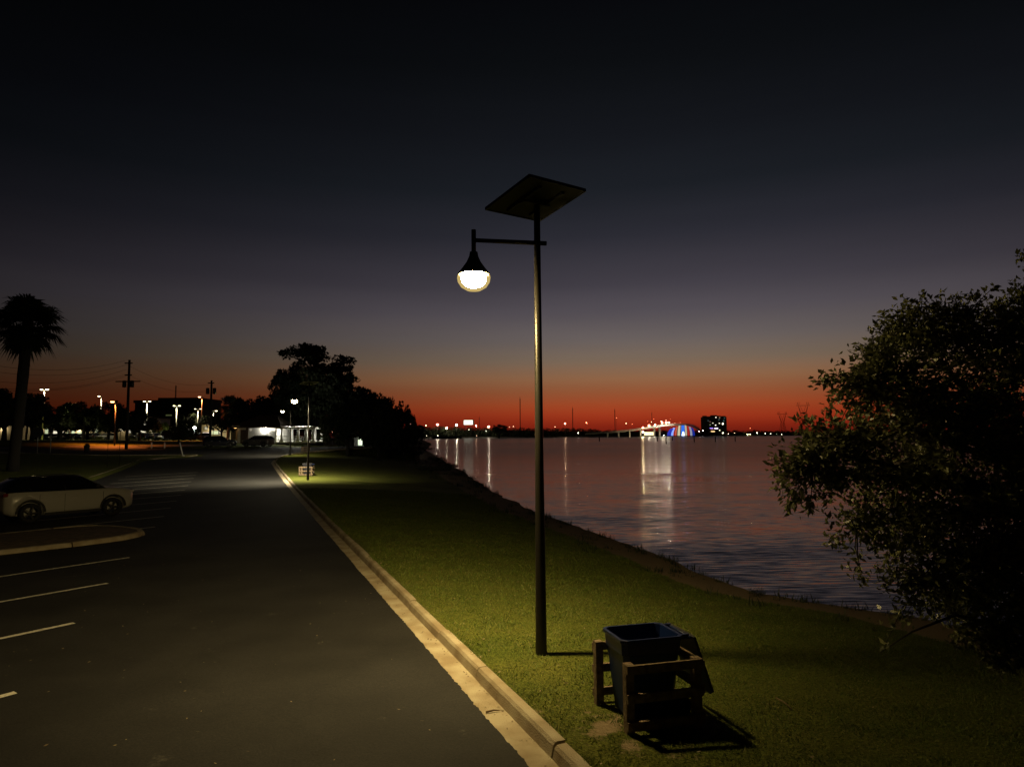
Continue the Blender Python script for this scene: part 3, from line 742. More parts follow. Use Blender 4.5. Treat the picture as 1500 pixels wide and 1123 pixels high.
# ================================================================== FAR TREES
def leaf_cloud(clumps, size, per):
    V = []; 
    P = []; 
    for c, r_ in clumps:
        n_ = max(6, int(per * r_ ** 2)); d = nr.normal(size=(n_, 3)); d /= np.linalg.norm(d, axis=1)[:, None]
        rad = r_ * (.35 + .72 * nr.random(n_) ** .5); P.append(np.array(c) + d * rad[:, None] * np.array([1, 1, .78]))
    P = np.concatenate(P); n = len(P)
    a = nr.normal(size=(n, 3)); a /= np.linalg.norm(a, axis=1)[:, None]; b = np.cross(a, nr.normal(size=(n, 3))); b /= np.linalg.norm(b, axis=1)[:, None]
    s_ = size * (.5 + nr.random(n))[:, None]
    V = np.stack([P - a * s_, P + b * s_ * .55, P + a * s_, P - b * s_ * .55], 1).reshape(-1, 3)
    return V, np.arange(n * 4).reshape(-1, 4)
def hedge(px0, px1, top, Z, label):
    a = at(px0, 640, Z); b = at(px1, 640, Z); g = hgt(a.x, a.y); h = at((px0 + px1) / 2, top, Z).z - g; cl = []
    for k in range(int((b.x - a.x) / 1.1)): cl.append(((k * 1.1 + rng.uniform(-.3, .3), rng.uniform(-.4, .4), h * .35), h * .5)); cl.append(((k * 1.1, 0, h * .75), h * rng.uniform(.25, .38)))
    t = thing('hedge', label, 'hedge', (a.x, a.y, g)); V, F = leaf_cloud(cl, .22, 60); npmesh('foliage', V, F, leaf_shrub, t)
    st_ = MB()
    for k in range(int((b.x - a.x) / 2)): MB().tube([(k * 2, 0, -.1), (k * 2 + .1, 0, h * .6)], .08, 5).build('stem', far_bark, t)
    return t
def tree_proto(kind, seed):
    rg = random.Random(seed); t = thing('shade_tree', '', 'tree'); B = MB(); cl = []
    if kind == 'oak':        # unit: crown radius ~1, height ~2
        B.tube([(0, 0, -.1), (.02, 0, .3), (0, .03, .7), (0, 0, 1.2)], [.09, .065, .06, .04], 8)
        for k in range(40):
            a = rg.random() * 6.28; r_ = rg.random() ** .5 * .82; z = .62 + rg.random() * 1.1 * math.sqrt(max(0, 1 - (r_ / 1.0) ** 2)); cl.append(((r_ * math.cos(a), r_ * math.sin(a), z), rg.uniform(.14, .3)))
        m = leaf_far; size = .05; per = 2200
    elif kind == 'wide':
        B.tube([(0, 0, -.1), (.02, 0, .25), (0, .03, .5), (0, 0, .8)], [.08, .06, .06, .04], 8)
        for k in range(46):
            a = rg.random() * 6.28; r_ = rg.random() ** .5 * .88; z = .38 + rg.random() * .85 * math.sqrt(max(0, 1 - r_ ** 2)); cl.append(((r_ * math.cos(a), r_ * math.sin(a), z), rg.uniform(.12, .25)))
        m = leaf_far; size = .05; per = 2400
    else:                    # tall pine: open crown of separate tufts on visible limbs
        B.tube([(0, 0, -.1), (.02, 0, 1.2), (-.02, .03, 2.2), (0, 0, 2.7)], [.075, .06, .05, .03], 8)
        for k in range(30):
            a = rg.random() * 6.28; z = 1.35 + rg.random() * 1.45; q = max(.08, 1 - abs((z - 2.0) / 1.0) ** 2.2); r_ = q * (.3 + .65 * rg.random())
            e = (r_ * math.cos(a), r_ * math.sin(a), z); cl.append((e, rg.uniform(.12, .24)))
            B.tube([(0, 0, z - .45), (e[0] * .5, e[1] * .5, z - .16), e], [.03, .02, .01], 5)
            for j in range(2): cl.append(((e[0] + rg.uniform(-.2, .2), e[1] + rg.uniform(-.2, .2), z + rg.uniform(-.08, .12)), rg.uniform(.07, .15)))
        m = leaf_pine; size = .042; per = 3000
    for c, r_ in cl[::4]:
        if kind != 'pine': B.tube([(0, 0, .45), (c[0] * .5, c[1] * .5, c[2] * .7), c], [.035, .02, .01], 5)
    B.build('trunk', far_bark, t)
    V, F = leaf_cloud(cl, size, per); npmesh('crown', V, F, m, t)
    return t
protos = {('oak', 0): tree_proto('oak', 1), ('oak', 1): tree_proto('oak', 2), ('wide', 0): tree_proto('wide', 3), ('wide', 1): tree_proto('wide', 4), ('pine', 0): tree_proto('pine', 5), ('pine', 1): tree_proto('pine', 6)}
HT = {'oak': 1.85, 'wide': 1.28, 'pine': 2.9}
used = set()
def tree(px, top, Z, rpx, kind, v, label, group=None):
    """px: crown centre; top: crown top row; rpx crown radius in px; Z: metres away"""
    e = at(px, top, Z); g = hgt(e.x, e.y); H_ = max(1.5, e.z - g); rr = rpx / FPX * Z
    k = (kind, v % 2); pr = protos[k]; scl = (rr, rr, H_ / HT[kind]); rz = rng.random() * 6.28
    if k not in used:
        used.add(k); o = pr; o.location = (e.x, e.y, g); o.rotation_euler = (0, 0, rz); o.scale = scl; o['label'] = label
    else: o = dup(pr, (e.x, e.y, g), rz, label, scl)
    if group: o['group'] = group
    elif 'group' in o: del o['group']
    if kind == 'pine': o.name = 'pine_tree'
    return o
GC = 'trees of the dark park grove'; GL = 'trees beyond the street on the left'
CT = [(462, 505, 124, 64, 'pine', 0, 'tallest pine, open crown rising highest above the park grove'),
      (500, 538, 122, 30, 'pine', 1, 'pine leaning out right of the tallest pine'),
      (420, 548, 118, 30, 'pine', 0, 'lower pine at the left shoulder of the tallest pine'),
      (462, 517, 120, 50, 'oak', 0, 'tall domed oak close behind the tallest pine'), (470, 552, 122, 66, 'oak', 1, 'broad dark oak under the tallest pine'),
      (436, 524, 121, 36, 'oak', 0, 'rounded oak crown left of the tallest pine top'), (516, 546, 118, 34, 'oak', 0, 'oak filling the right shoulder of the tallest pine'), (545, 562, 112, 36, 'oak', 1, 'oak behind the gap right of the pines'),
      (400, 585, 132, 40, 'wide', 1, 'spreading tree right behind the porch columns'), (450, 592, 130, 46, 'wide', 0, 'spreading tree behind the second lamp pole'), (540, 590, 118, 50, 'wide', 1, 'wide low tree at the back of the grove'),
      (425, 566, 126, 42, 'oak', 1, 'round oak behind the left lamp pole and white columns'),
      (378, 572, 130, 32, 'oak', 0, 'oak rising behind the brown pavilion roof'),
      (357, 582, 128, 26, 'wide', 0, 'low tree at the left end of the pavilion'),
      (535, 570, 102, 48, 'oak', 1, 'oak just right of the pines, rounded top'),
      (572, 572, 96, 30, 'oak', 0, 'oak nearest the shore with a bristly top'),
      (592, 598, 92, 20, 'wide', 1, 'low spreading tree at the right end of the grove'),
      (510, 585, 88, 40, 'wide', 0, 'spreading tree in the middle of the grove'),
      (555, 598, 84, 34, 'wide', 1, 'spreading tree in front of the shore oak'),
      (607, 618, 104, 14, 'wide', 0, 'small bushy tree at the tip of the grove by the water')]
for c in CT: tree(*c, GC)
LT = [(88, 596, 140, 40, 'oak', 0, 'rounded tree overhanging the long low shop'), (172, 600, 138, 34, 'oak', 1, 'rounded tree overhanging the dim shop'), (130, 598, 136, 30, 'oak', 0, 'rounded tree above the gabled shop'),
      (10, 560, 104, 44, 'oak', 0, 'tall dark tree behind the tall palm at the left edge'),
      (50, 572, 108, 36, 'oak', 1, 'tree crown right behind the tall palm trunk'),
      (-20, 575, 110, 50, 'wide', 1, 'dark tree cut by the left edge'),
      (92, 590, 132, 36, 'wide', 0, 'tree right of the bright twin-headed lot light'),
      (125, 582, 130, 32, 'oak', 0, 'tree left of the single-headed lot light'),
      (160, 590, 128, 30, 'wide', 1, 'tree behind the sodium lamp'),
      (205, 598, 130, 30, 'wide', 0, 'tree right of the nearest utility pole'),
      (262, 622, 105, 22, 'wide', 0, 'small dark multi-stemmed tree by the street, leaning pale stake beneath'),
      (325, 598, 150, 20, 'oak', 1, 'tree behind the farthest lot light'),
      (283, 600, 185, 24, 'oak', 0, 'dark tree between two lot lights and the flat building')]
for c in LT: tree(*c, GL)
hedge(400, 520, 624, 138, 'dark hedge behind the bright porch columns')
hedge(566, 612, 630, 125, 'dark hedge at the shore end of the grove')
# green trees beside the white shop, lamplight put into their leaf colour
leaf_lit = mat('lamplit_foliage', (.09, .12, .03), .7, spec=.2, var=.4, vscale=.4)
for px, top, rp, lab in ((224, 612, 10, 'round green tree lit beside the white shopfront'), (241, 618, 10, 'smaller green tree lit right of the round one')):
    o = tree(px, top, 170, rp, 'wide', 0, lab)
    for ch in o.children:
        if ch.name.startswith('crown'): ch.material_slots[0].link = 'OBJECT'; ch.material_slots[0].material = leaf_lit
# shore shrubs
shrub = thing('shrub', '', 'shrub', (0, 0, 0)); cl = []
for k in range(26):
    a = rng.random() * 6.28; r_ = rng.random() ** .5 * .85; cl.append(((r_ * math.cos(a), r_ * math.sin(a), .12 + rng.random() * .7 * (1 - r_ * .6)), rng.uniform(.15, .3)))
V, F = leaf_cloud(cl, .05, 420); npmesh('foliage', V, F, leaf_shrub, shrub)
st_ = MB()
for k in range(7):
    a = k * .9; st_.tube([(0, 0, 0), (.25 * math.cos(a), .25 * math.sin(a), .3), (.5 * math.cos(a), .5 * math.sin(a), .6)], [.03, .02, .01], 5)
st_.build('stem', far_bark, shrub)
SB = [(622, 660, 15, 1.5, 'bushy shrub at the tip of the shore below the grove'), (600, 668, 26, 1.6, 'wide shrub just left of the shore tip'), (640, 676, 16, 1.1, 'shrub at the water edge below the shore tip'), (655, 688, 16, .9, 'low shrub at the bend of the shoreline'),
      (672, 697, 13, .6, 'small shrub overhanging the near shoreline bend'), (632, 690, 24, .8, 'dark low shrub set back from the shoreline bend'), (585, 662, 22, 1.6, 'shrub under the right end of the grove'), (700, 712, 9, .35, 'tuft of scrub on the shoreline left of the big lamp pole'), (1110, 872, 14, .22, 'small dark tuft on the sand right of the lamp pole')]
for i, (px, py, rp, h_, lab) in enumerate(SB):
    g = gr(px, py); Z = g.y; rr = rp / FPX * Z
    if i == 0: o = shrub; o.location = g; o['label'] = lab
    else: o = dup(shrub, g, rng.random() * 6, lab)
    o.scale = (rr, rr, max(h_, .2)); o['group'] = 'shrubs along the shoreline'; o['category'] = 'shrub'

# palms
def palm(loc, Htr, cr_, tr_, label, group=None, nf=34, seed=1, lf=leaf_palm):
    rg = random.Random(seed); t = thing('palm_tree', label, 'palm tree', loc, 0, group)
    T = MB(); n_ = 14; pts = [(.012 * Htr * math.sin(k / n_ * 2) + (k / n_) * .05 * Htr * .9, .02 * k / n_, Htr * k / n_ - .1 * (k == 0)) for k in range(n_ + 1)]
    T.tube(pts, [tr_ * (1.15 if k == 0 else 1.0 if k % 2 else .94) for k in range(n_ + 1)], 10); T.build('trunk', far_bark, t)
    top = Vector(pts[-1]); V = []; F = []; B = MB()
    for k in range(nf):
        az_ = rg.random() * 6.28; el = rg.uniform(-1.0, 1.35); d = Vector((math.cos(az_) * math.cos(el), math.sin(az_) * math.cos(el), math.sin(el)))
        pl = cr_ * rg.uniform(.35, .5); hub = top + d * pl + Vector((0, 0, -.08 * cr_)); B.tube([top, top + d * pl * .5 + Vector((0, 0, .03)), hub], [.03, .022, .015], 5)
        side = d.cross(Vector((0, 0, 1))); side = side.normalized() if side.length > .05 else Vector((1, 0, 0)); upn = side.cross(d)
        nn = 22
        for j in range(nn):
            a = (j / (nn - 1) - .5) * 4.0; dr = (d * math.cos(a) + side * math.sin(a)).normalized(); L_ = cr_ * rg.uniform(.42, .58) * (1 - .25 * abs(a) / 2)
            w_ = dr.cross(upn).normalized() * cr_ * .024; m_ = hub + dr * L_ * .6; e = hub + dr * L_ + Vector((0, 0, -.22 * L_ * (1 + rg.random())))
            i = len(V); V += [hub, m_ + w_, e, m_ - w_]; F.append((i, i + 1, i + 2, i + 3))
    B.build('petiole', far_bark, t); npmesh('crown', [tuple(v) for v in V], F, lf, t)
    return t
g = gr(18, 690); Zp = g.y; e = at(30, 472, Zp)
palm(g, e.z - g.z, .060 * Zp, .0074 * Zp, 'tall cabbage palm standing dark at the left edge of the lot', nf=66, seed=3)
g = at(38, 640, 150); g.z = hgt(g.x, g.y); e = at(38, 613, 150)
palm(g, e.z - g.z, 1.9, .2, 'short palm lit green in front of the orange shopfront', nf=26, seed=4, lf=leaf_lit)  # fronds share the leaf colour that carries the lamplight
g = at(333, 640, 140); g.z = hgt(g.x, g.y); e = at(333, 592, 140)
palm(g, e.z - g.z, 3.0, .25, 'dark palm behind the left end of the pavilion', nf=40, seed=5)

# ================================================================== CAR
def make_car(label, name='parked_car', cat='car', body_c=(.46, .45, .41)):
    t = thing(name, label, cat)
    paint = mat('car_paint', body_c, .3, .5, coat=.6); trim = mat('black_trim', (.012, .012, .012), .6)
    chrome = mat('chrome', (.6, .6, .6), .15, metal=1)
    # stations along x (front +): x, half width, z bottom, z belt
    ST = [(-2.14, .66, .46, 1.0), (-2.1, .78, .36, 1.1), (-1.9, .86, .27, 1.15), (-1.5, .895, .25, 1.16), (-.9, .90, .24, 1.14), (-.2, .90, .24, 1.12), (.5, .90, .24, 1.10), (.95, .895, .24, 1.09), (1.35, .88, .24, 1.07), (1.75, .86, .25, 1.03), (2.0, .82, .28, .98), (2.13, .74, .33, .92), (2.18, .62, .40, .84)]
    def sec(x, w_, zb, zt):
        r_ = []
        for (a, z) in ((.0, zb), (.86, zb), (.97, zb + .07), (1.0, zb + .2), (.995, (zb + zt) / 2), (.97, zt - .1), (.90, zt - .02), (.76, zt + .012), (0, zt + .03)): r_.append((x, w_ * a, z))
        return r_ + [(p[0], -p[1], p[2]) for p in reversed(r_[1:-1])]
    secs = [sec(*q) for q in ST]; n_ = len(secs[0]); vs = sum(secs, [])
    fs = [(i * n_ + k, (i + 1) * n_ + k, (i + 1) * n_ + (k + 1) % n_, i * n_ + (k + 1) % n_) for i in range(len(secs) - 1) for k in range(n_)]
    fs += [tuple(range(n_)), tuple(reversed(range((len(secs) - 1) * n_, len(secs) * n_)))]
    body = MB().add(vs, fs, True).build('body', paint, t)
    bmb = bmesh.new(); bmb.from_mesh(body.data); bmesh.ops.recalc_face_normals(bmb, faces=bmb.faces); bmb.to_mesh(body.data); bmb.free()
    cuts = MB()
    for x in (1.36, -1.36):
        for sg in (-1, 1): cuts.tube([(x, sg * .62, .36), (x, sg * 1.1, .36)], .415, 28, smooth=False)
    cut = cuts.build('cut', trim)
    bmb = bmesh.new(); bmb.from_mesh(cut.data); bmesh.ops.recalc_face_normals(bmb, faces=bmb.faces); bmb.to_mesh(cut.data); bmb.free()
    md = body.modifiers.new('b', 'BOOLEAN'); md.object = cut; md.operation = 'DIFFERENCE'; md.solver = 'EXACT'
    dg = bpy.context.evaluated_depsgraph_get(); nm = bpy.data.meshes.new_from_object(body.evaluated_get(dg)); body.modifiers.clear(); body.data = nm
    bpy.data.objects.remove(cut)
    # greenhouse: glass, then roof skin and pillars
    GS = [(-2.08, 1.14, .72), (-1.96, 1.36, .70), (-1.66, 1.55, .68), (-.7, 1.575, .66), (-.1, 1.585, .66), (.3, 1.56, .64), (.62, 1.40, .66), (.92, 1.21, .70), (1.08, 1.10, .72)]
    def gs(x, zt, wt):
        zb = 1.11 if x > -1.6 else 1.13; k = max(0, min(1, (zt - zb) / .58)); wb = .86
        wt2 = wb + (wt - wb) * k
        r_ = [(x, wb, zb - .03), (x, wb + (wt2 - wb) * .5, (zb + zt) / 2), (x, wt2, zt - .06 * k), (x, wt2 - .1, zt), (x, 0, zt + .02 * k)]
        return r_ + [(p[0], -p[1], p[2]) for p in reversed(r_[:-1])]
    gsec = [gs(*q) for q in GS]; n_ = 9; vs = sum(gsec, [])
    fs = [(i * n_ + k, (i + 1) * n_ + k, (i + 1) * n_ + k + 1, i * n_ + k + 1) for i in range(len(gsec) - 1) for k in range(n_ - 1)]
    MB().add(vs, fs, True).build('window', glass_m, t)
    rf = []
    for (x, zt, wt) in GS[2:7]:
        rf += [(x, wt + .005, zt - .05), (x, wt - .09, zt + .012), (x, 0, zt + .034), (x, -wt + .09, zt + .012), (x, -wt - .005, zt - .05)]
    MB().add(rf, [(i * 5 + k, (i + 1) * 5 + k, (i + 1) * 5 + k + 1, i * 5 + k + 1) for i in range(4) for k in range(4)], True).build('roof', trim, t)
    for sg in (-1, 1):
        pl = MB()
        for (x0, z0_, x1, z1) in ((1.03, 1.11, .34, 1.54), (-.28, 1.12, -.32, 1.55), (-1.35, 1.14, -1.62, 1.44)):
            MB().bar((x0, sg * .865, z0_), (x1, sg * .655, z1), .05, .02).build('pillar', trim, t)
        MB().tube([(-1.4, sg * .62, 1.55), (-.7, sg * .6, 1.62), (0, sg * .6, 1.625), (.3, sg * .6, 1.58)], .014, 6).build('roof_rail', chrome, t)
        MB().box((.74, sg * 1.0, 1.2), (.14, .2, .13)).build('mirror', trim, t, .03)
        cl_ = MB()
        for x in (1.36, -1.36):
            seg = 14
            for k in range(seg):
                a0, a1 = math.pi * k / seg, math.pi * (k + 1) / seg
                P_ = [(x + r_ * math.cos(a), sg * .885, .36 + r_ * math.sin(a)) for r_, a in ((.405, a0), (.47, a0), (.47, a1), (.405, a1))]
                cl_.poly(P_, (0, sg * .03, 0))
        cl_.box((0, sg * .89, .28), (1.85, .05, .1)); cl_.build('cladding', trim, t)
        for x in (.05, -.95): MB().box((x, sg * .905, .87), (.2, .025, .03)).build('door_handle', paint, t, .008)
        gp = MB()
        for (x, z0_, z1) in ((1.0, .34, .97), (-.3, .34, .98), (-1.1, .5, .99)): MB().box((x, sg * .897, (z0_ + z1) / 2), (.008, .012, z1 - z0_)).build('door_seam', trim, t)
        MB().box((2.04, sg * .66, .90), (.22, .26, .07), Matrix.Rotation(R(-22 * sg), 3, 'Z')).build('headlight', mat('headlight_lens', (.6, .6, .58), .08, coat=1), t, .02)
        MB().box((-2.07, sg * .68, 1.02), (.14, .24, .12), Matrix.Rotation(R(18 * sg), 3, 'Z')).build('tail_light', mat('tail_lens', (.18, .01, .01), .15, coat=1), t, .02)
        for x in (1.36, -1.36):
            M = Matrix.Rotation(R(90), 3, 'X'); wl = MB().lathe([(.22, -.1), (.30, -.11), (.345, -.08), (.35, 0), (.345, .08), (.30, .11), (.22, .1)], (x, sg * .80, .35), 28, M).build('wheel', rubber, t)
            rm = MB(); rm.lathe([(.225, -.03), (.24, .0), (.225, .03)], (x, sg * .86, .35), 28, M)
            for k in range(5):
                a = 2 * math.pi * k / 5; rm.bar((x + .04 * math.cos(a), sg * .885, .35 + .04 * math.sin(a)), (x + .225 * math.cos(a), sg * .875, .35 + .225 * math.sin(a)), .05, .025, (0, 1, 0))
            rm.lathe([(0, 0), (.05, 0), (.05, .03), (0, .04)], (x, sg * .875, .35), 12, M); rm.build('rim', rim_m, wl)
    MB().box((2.17, 0, .60), (.06, 1.0, .2)).build('grille', trim, t, .02)
    MB().box((2.12, 0, .38), (.12, 1.25, .12)).build('bumper', trim, t, .02)
    return t
hd = math.atan2(.79, .61)
car = make_car('white compact crossover parked nose to the aisle beyond the kerbed island')
car.location = (-16.97, 26.1, hg(-17, 26) + .012); car.rotation_euler = (0, 0, hd)
def recol(root, m):
    for ch in root.children:
        if ch.name.startswith('body'): ch.material_slots[0].link = 'OBJECT'; ch.material_slots[0].material = m
dkp = [mat('dark_blue_paint', (.01, .014, .03), .25, coat=.7), mat('grey_paint', (.06, .06, .06), .3, coat=.6), mat('silver_paint', (.25, .25, .25), .3, coat=.6), mat('black_paint', (.006, .006, .006), .2, coat=.8)]
FC = [(322, 655, .3, 0, 'dark car parked left of the pavilion, glints on its bonnet'), (378, 655.5, 2.9, 1, 'dark hatchback parked in front of the bright pavilion wall light')]
for px, py, rz, mi, lab in FC:
    g = gr(px, py); o = dup(car, (g.x, g.y, hg(g.x, g.y) + .05), rz, lab, group='cars parked in front of the pavilion'); recol(o, dkp[mi])
# cars of the far lot
CS = [(62, 150), (78, 152), (93, 150), (108, 151), (124, 150), (141, 152), (156, 150), (200, 150), (214, 148), (228, 150), (243, 151), (268, 148), (282, 146), (296, 148)]
wh = ['leftmost car of the far lot, right of the octagonal sign', 'far lot car under the low tree before the shops', 'far lot car left of the gabled shop', 'far lot car before the blank shop wall', 'far lot car left of the yellow shopfront', 'far lot car in front of the yellow shopfront', 'far lot car right of the yellow shopfront', 'far lot car before the two-storey white shop',
      'far lot car under the round green tree', 'far lot car under the smaller green tree', 'far lot car right of the green trees', 'far lot car behind the multi-stemmed tree', 'far lot car left of the white wall light', 'rightmost car of the far lot near the low pale shop']
for i, ((px, Z), lab) in enumerate(zip(CS, wh)):
    e = at(px, 640, Z); o = dup(car, (e.x, e.y, hgt(e.x, e.y)), rng.choice([1.3, 1.5, 4.5, 4.7]) + rng.uniform(-.1, .1), lab, group='cars parked in the far lot'); recol(o, dkp[i % 4])

# ================================================================== PAVILION WITH PORCH
def pavilion():
    Z = 106; a = at(343, 640, Z); zg = hgt(a.x, a.y) + .05
    t = thing('pavilion', 'white park pavilion with brown hip roof and bright columned porch', 'building', (a.x, Z, zg))
    def X(px): return at(px, 640, Z).x - a.x
    def Zz(py, px=390): return at(px, py, Z).z - zg
    ze = Zz(625); zr = Zz(615); x0, x1 = X(348), X(405); D = 8.0
    w_ = MB(); w_.box(((x0 + x1) / 2, D / 2, ze / 2), (x1 - x0, D, ze)); w_.build('wall', wall_white, t)
    tr = MB()
    for k in range(9): tr.box(((x0 + x1) / 2, -.015, .3 + k * .27), (x1 - x0 - .1, .03, .012))
    tr.build('siding', grey_metal, t)
    # dark timber framing, door and lit windows
    for px in (362,): MB().box((X(px), -.05, ze / 2), (.35, .1, ze - .02)).build('post', roof_m, t)
    MB().box((X(357), -.02, 1.05), (1.0, .06, 2.1)).build('door', roof_m, t)
    lit = emat('lit_window', (1, .93, .75), 1.4)
    MB().box((X(399), -.03, Zz(629)), (X(403.5) - X(395.5), .06, .42)).build('window', lit, t)
    MB().box((X(367), -.03, Zz(629)), (.3, .06, .3)).build('window', emat('dim_window', (1, .9, .7), .35), t)
    rf = MB(); o_ = .7
    xa, xb, ya, yb = x0 - .9, x1 + .9, -o_, D + o_; xm0, xm1 = X(366), X(392)
    rf.add([(xa, ya, ze), (xb, ya, ze), (xb, yb, ze), (xa, yb, ze), (xm0, D / 2, zr + .9), (xm1, D / 2, zr + .9), (xa, ya, ze - .16), (xb, ya, ze - .16), (xb, yb, ze - .16), (xa, yb, ze - .16)],
           [(0, 1, 5, 4), (1, 2, 5), (2, 3, 4, 5), (3, 0, 4), (0, 6, 7, 1), (1, 7, 8, 2), (2, 8, 9, 3), (3, 9, 6, 0), (6, 9, 8, 7)])
    rf.build('roof', roof_m, t)
    # bright flood light on the wall
    fx = X(388); MB().box((fx, -.2, Zz(628.5)), (.3, .3, .2)).build('wall_light', emat('wall_light_glow', (1, .95, .82), 170), t)
    # porch: floor, columns, beam, rail
    pa, pb = x1 + .05, X(463)
    MB().box(((pa + pb) / 2, 2.2, .1), (pb - pa, 5.2, .2)).build('porch_floor', wall_white, t)
    be = MB(); be.box(((pa + pb) / 2, -.3, ze - .18), (pb - pa, .22, .3)); be.box(((pa + pb) / 2, 4.7, ze - .18), (pb - pa, .22, .3))
    for k in range(12): be.box((pa + (pb - pa) * (k + .5) / 12, 2.2, ze + .02), (.08, 5.4, .14))
    be.build('pergola_beam', wall_white, t)
    for px in (413.5, 437.5, 449, 459):
        for y in ((-.3, 4.7)):
            c = MB(); c.tube([(X(px), y, .2), (X(px), y, ze - .33)], [.2, .17], 14); c.box((X(px), y, .3), (.55, .55, .2)); c.box((X(px), y, ze - .36), (.5, .5, .1)); c.build('column', wall_white, t)
    r_ = MB(); xr0, xr1 = pa, X(445)
    for z in (.45, 1.05): r_.box(((xr0 + xr1) / 2, -.3, z), (xr1 - xr0, .06, .07))
    k = xr0
    while k < xr1: r_.box((k, -.3, .75), (.035, .035, .58)); k += .16
    r_.build('railing', wall_white, t)
    for px in (409, 425, 443, 455): MB().lathe([(0, .0), (.14, -.02), (.12, -.1), (0, -.12)], (X(px), 1.0, ze - .16), 12).build('porch_light', emat('porch_glow', (1, .95, .8), 420), t)
    MB().box((X(345), .9, 1.05), (X(348) - X(342), .1, 2.0)).build('notice_board', wall_tan, t)
    MB().box(((X(352) + X(342)) / 2, .0, ze + .1), (X(352) - X(341), 1.2, .2)).build('canopy', wall_tan, t)
    MB().box((X(345), -.1, ze - .1), (.3, .2, .15)).build('wall_light', emat('amber_glow', (1, .5, .15), 12), t)
pavilion()

# small lit kiosk beyond the grove trunks
def kiosk():
    Z = 135; e = at(528, 636, Z); g = hgt(e.x, e.y); t = thing('kiosk', 'small white kiosk glimpsed lit between the grove trunks', 'kiosk', (e.x, e.y, g))
    MB().box((0, 0, 1.4), (2.0, 2.0, 2.8)).build('wall', wall_white, t)
    MB().box((.2, -1.03, 1.5), (.8, .06, 1.6)).build('window', emat('kiosk_window', (.85, 1, .7), 1.2), t)
    MB().box((0, 0, 2.9), (2.6, 2.6, .2), taper=.7).build('roof', roof_m, t)
kiosk()
def post_light(px, top, Z, label, c=(1, .93, .75), st=60, r_=.16, arm=0, group=None, two=False, cat='street lamp', poler=.07, poleM=None, ground=None, down=0, dc=None):
    e = at(px, top, Z); g = hgt(e.x, e.y) if ground is None else ground; h = e.z - g
    t = thing('street_lamp', label, cat, (e.x, e.y, g), 0, group)
    MB().tube([(0, 0, -.2), (0, 0, h)], [poler * 1.3, poler], 8).build('pole', poleM or grey_metal, t)
    m = emat('lamp_glow', c, st)
    if arm:
        xs = (-arm, arm) if two else (-arm,)
        for x in xs:
            MB().tube([(0, 0, h - .1), (x, 0, h)], poler * .6, 6).build('arm', poleM or grey_metal, t)
            MB().box((x * 1.25, 0, h + .07), (.62, .5, .1)).build('lamp_head', dark_steel, t)
            MB().lathe([(0.001, -.16), (.2, -.12), (.27, -.03), (.26, .02), (.001, .02)], (x * 1.25, 0, h), 12).build('lamp_lens', m, t)
            if down: lamp_light((x * 1.25, 0, h - .2), down, dc or c, .15, 130, (0, 0), 'SPOT', t)
    else:
        MB().lathe([(0.001, r_), (r_ * .7, r_ * .7), (r_, 0), (r_ * .7, -r_ * .7), (0.001, -r_)], (0, 0, h), 12).build('lamp_globe', m, t)
    return t
post_light(549, 630, 132, 'white globe lamp seen between the grove trunks', (1, 1, .95), 25, .3)
post_light(487, 633, 150, 'faint reddish lamp left of the thick grove trunk', (1, .5, .3), 3, .25)
post_light(500, 640, 140, 'dim path light between grove trunks beside the porch', (1, .95, .8), 6, .2)
post_light(562, 638, 140, 'path light right of the globe lamp in the grove', (.95, 1, .8), 12, .2)
post_light(365, 612, 135, 'white lamp above the pavilion roof', (1, 1, .95), 60, .25)
post_light(337, 603.5, 150, 'faint lamp in front of the dark palm', (.8, .9, .85), 6, .22)
# lot lights
GLt = 'tall lights of the far parking lot'
LL = [(65, 570, 120, True, 'twin-headed lot light, the brightest, right of the tall palm', 170), (149, 580, 150, False, 'single-headed lot light left of the sodium lamp', 120), (215.5, 587.5, 150, True, 'twin-headed lot light right of the nearest utility pole', 110),
      (259, 594, 165, True, 'twin-headed lot light beneath the thin radio mast', 110), (290, 598.5, 185, True, 'smallest twin-headed lot light, left of the far utility pole', 60), (313, 601.5, 170, True, 'twin-headed lot light right of the far utility pole', 110)]
for px, py, Z, two, lab, st in LL: post_light(px, py, Z, lab, (1, .84, .5), st * .06, arm=.4 * Z / 130, two=two, group=GLt, poler=.08, poleM=wall_white, down=st * 22)
post_light(170, 588, 95, 'sodium street lamp glowing orange left of the nearest utility pole', (1, .42, .14), 9, arm=.4, down=8000, dc=(1, .24, .04), group='sodium lamps along the street', poleM=dark_steel)
post_light(296, 581, 135, 'smaller orange street lamp left of the far utility pole', (1, .5, .22), 9, arm=.4, down=9000, dc=(1, .3, .08), group='sodium lamps along the street', poleM=dark_steel)
post_light(285, 626.5, 150, 'white low lamp left of the far utility pole base', (.95, 1, .95), 40, .28)

# utility poles and wires
def upole(px, base, top, label, arms):
    g = gr(px, base); e = at(px, top, g.y); h = e.z - g.z; t = thing('utility_pole', label, 'utility pole', g, 0, 'utility poles')
    MB().tube([(0, 0, -.3), (0, 0, h)], [.2, .14], 10).build('pole', far_bark, t)
    for z, w_, in arms: MB().box((0, -.18, h - z), (w_, .12, .14)).build('crossarm', far_bark, t)
    for x in (-.5, .5): MB().lathe([(0, .5), (.24, .45), (.25, -.4), (0, -.45)], (x, -.1, h - 3.2 if len(arms) > 1 else h - 1.6), 12).build('transformer', grey_metal if 0 else dark_steel, t)
    return g, h
ua, ha = upole(185, 659, 527, 'nearest utility pole, tall with transformers, right of the sodium lamp', [(.45, 1.0), (2.0, .9), (2.85, 3.2)])
ub, hb_ = upole(307.5, 652, 557, 'far utility pole right of the orange street lamp', [(.4, .9)])
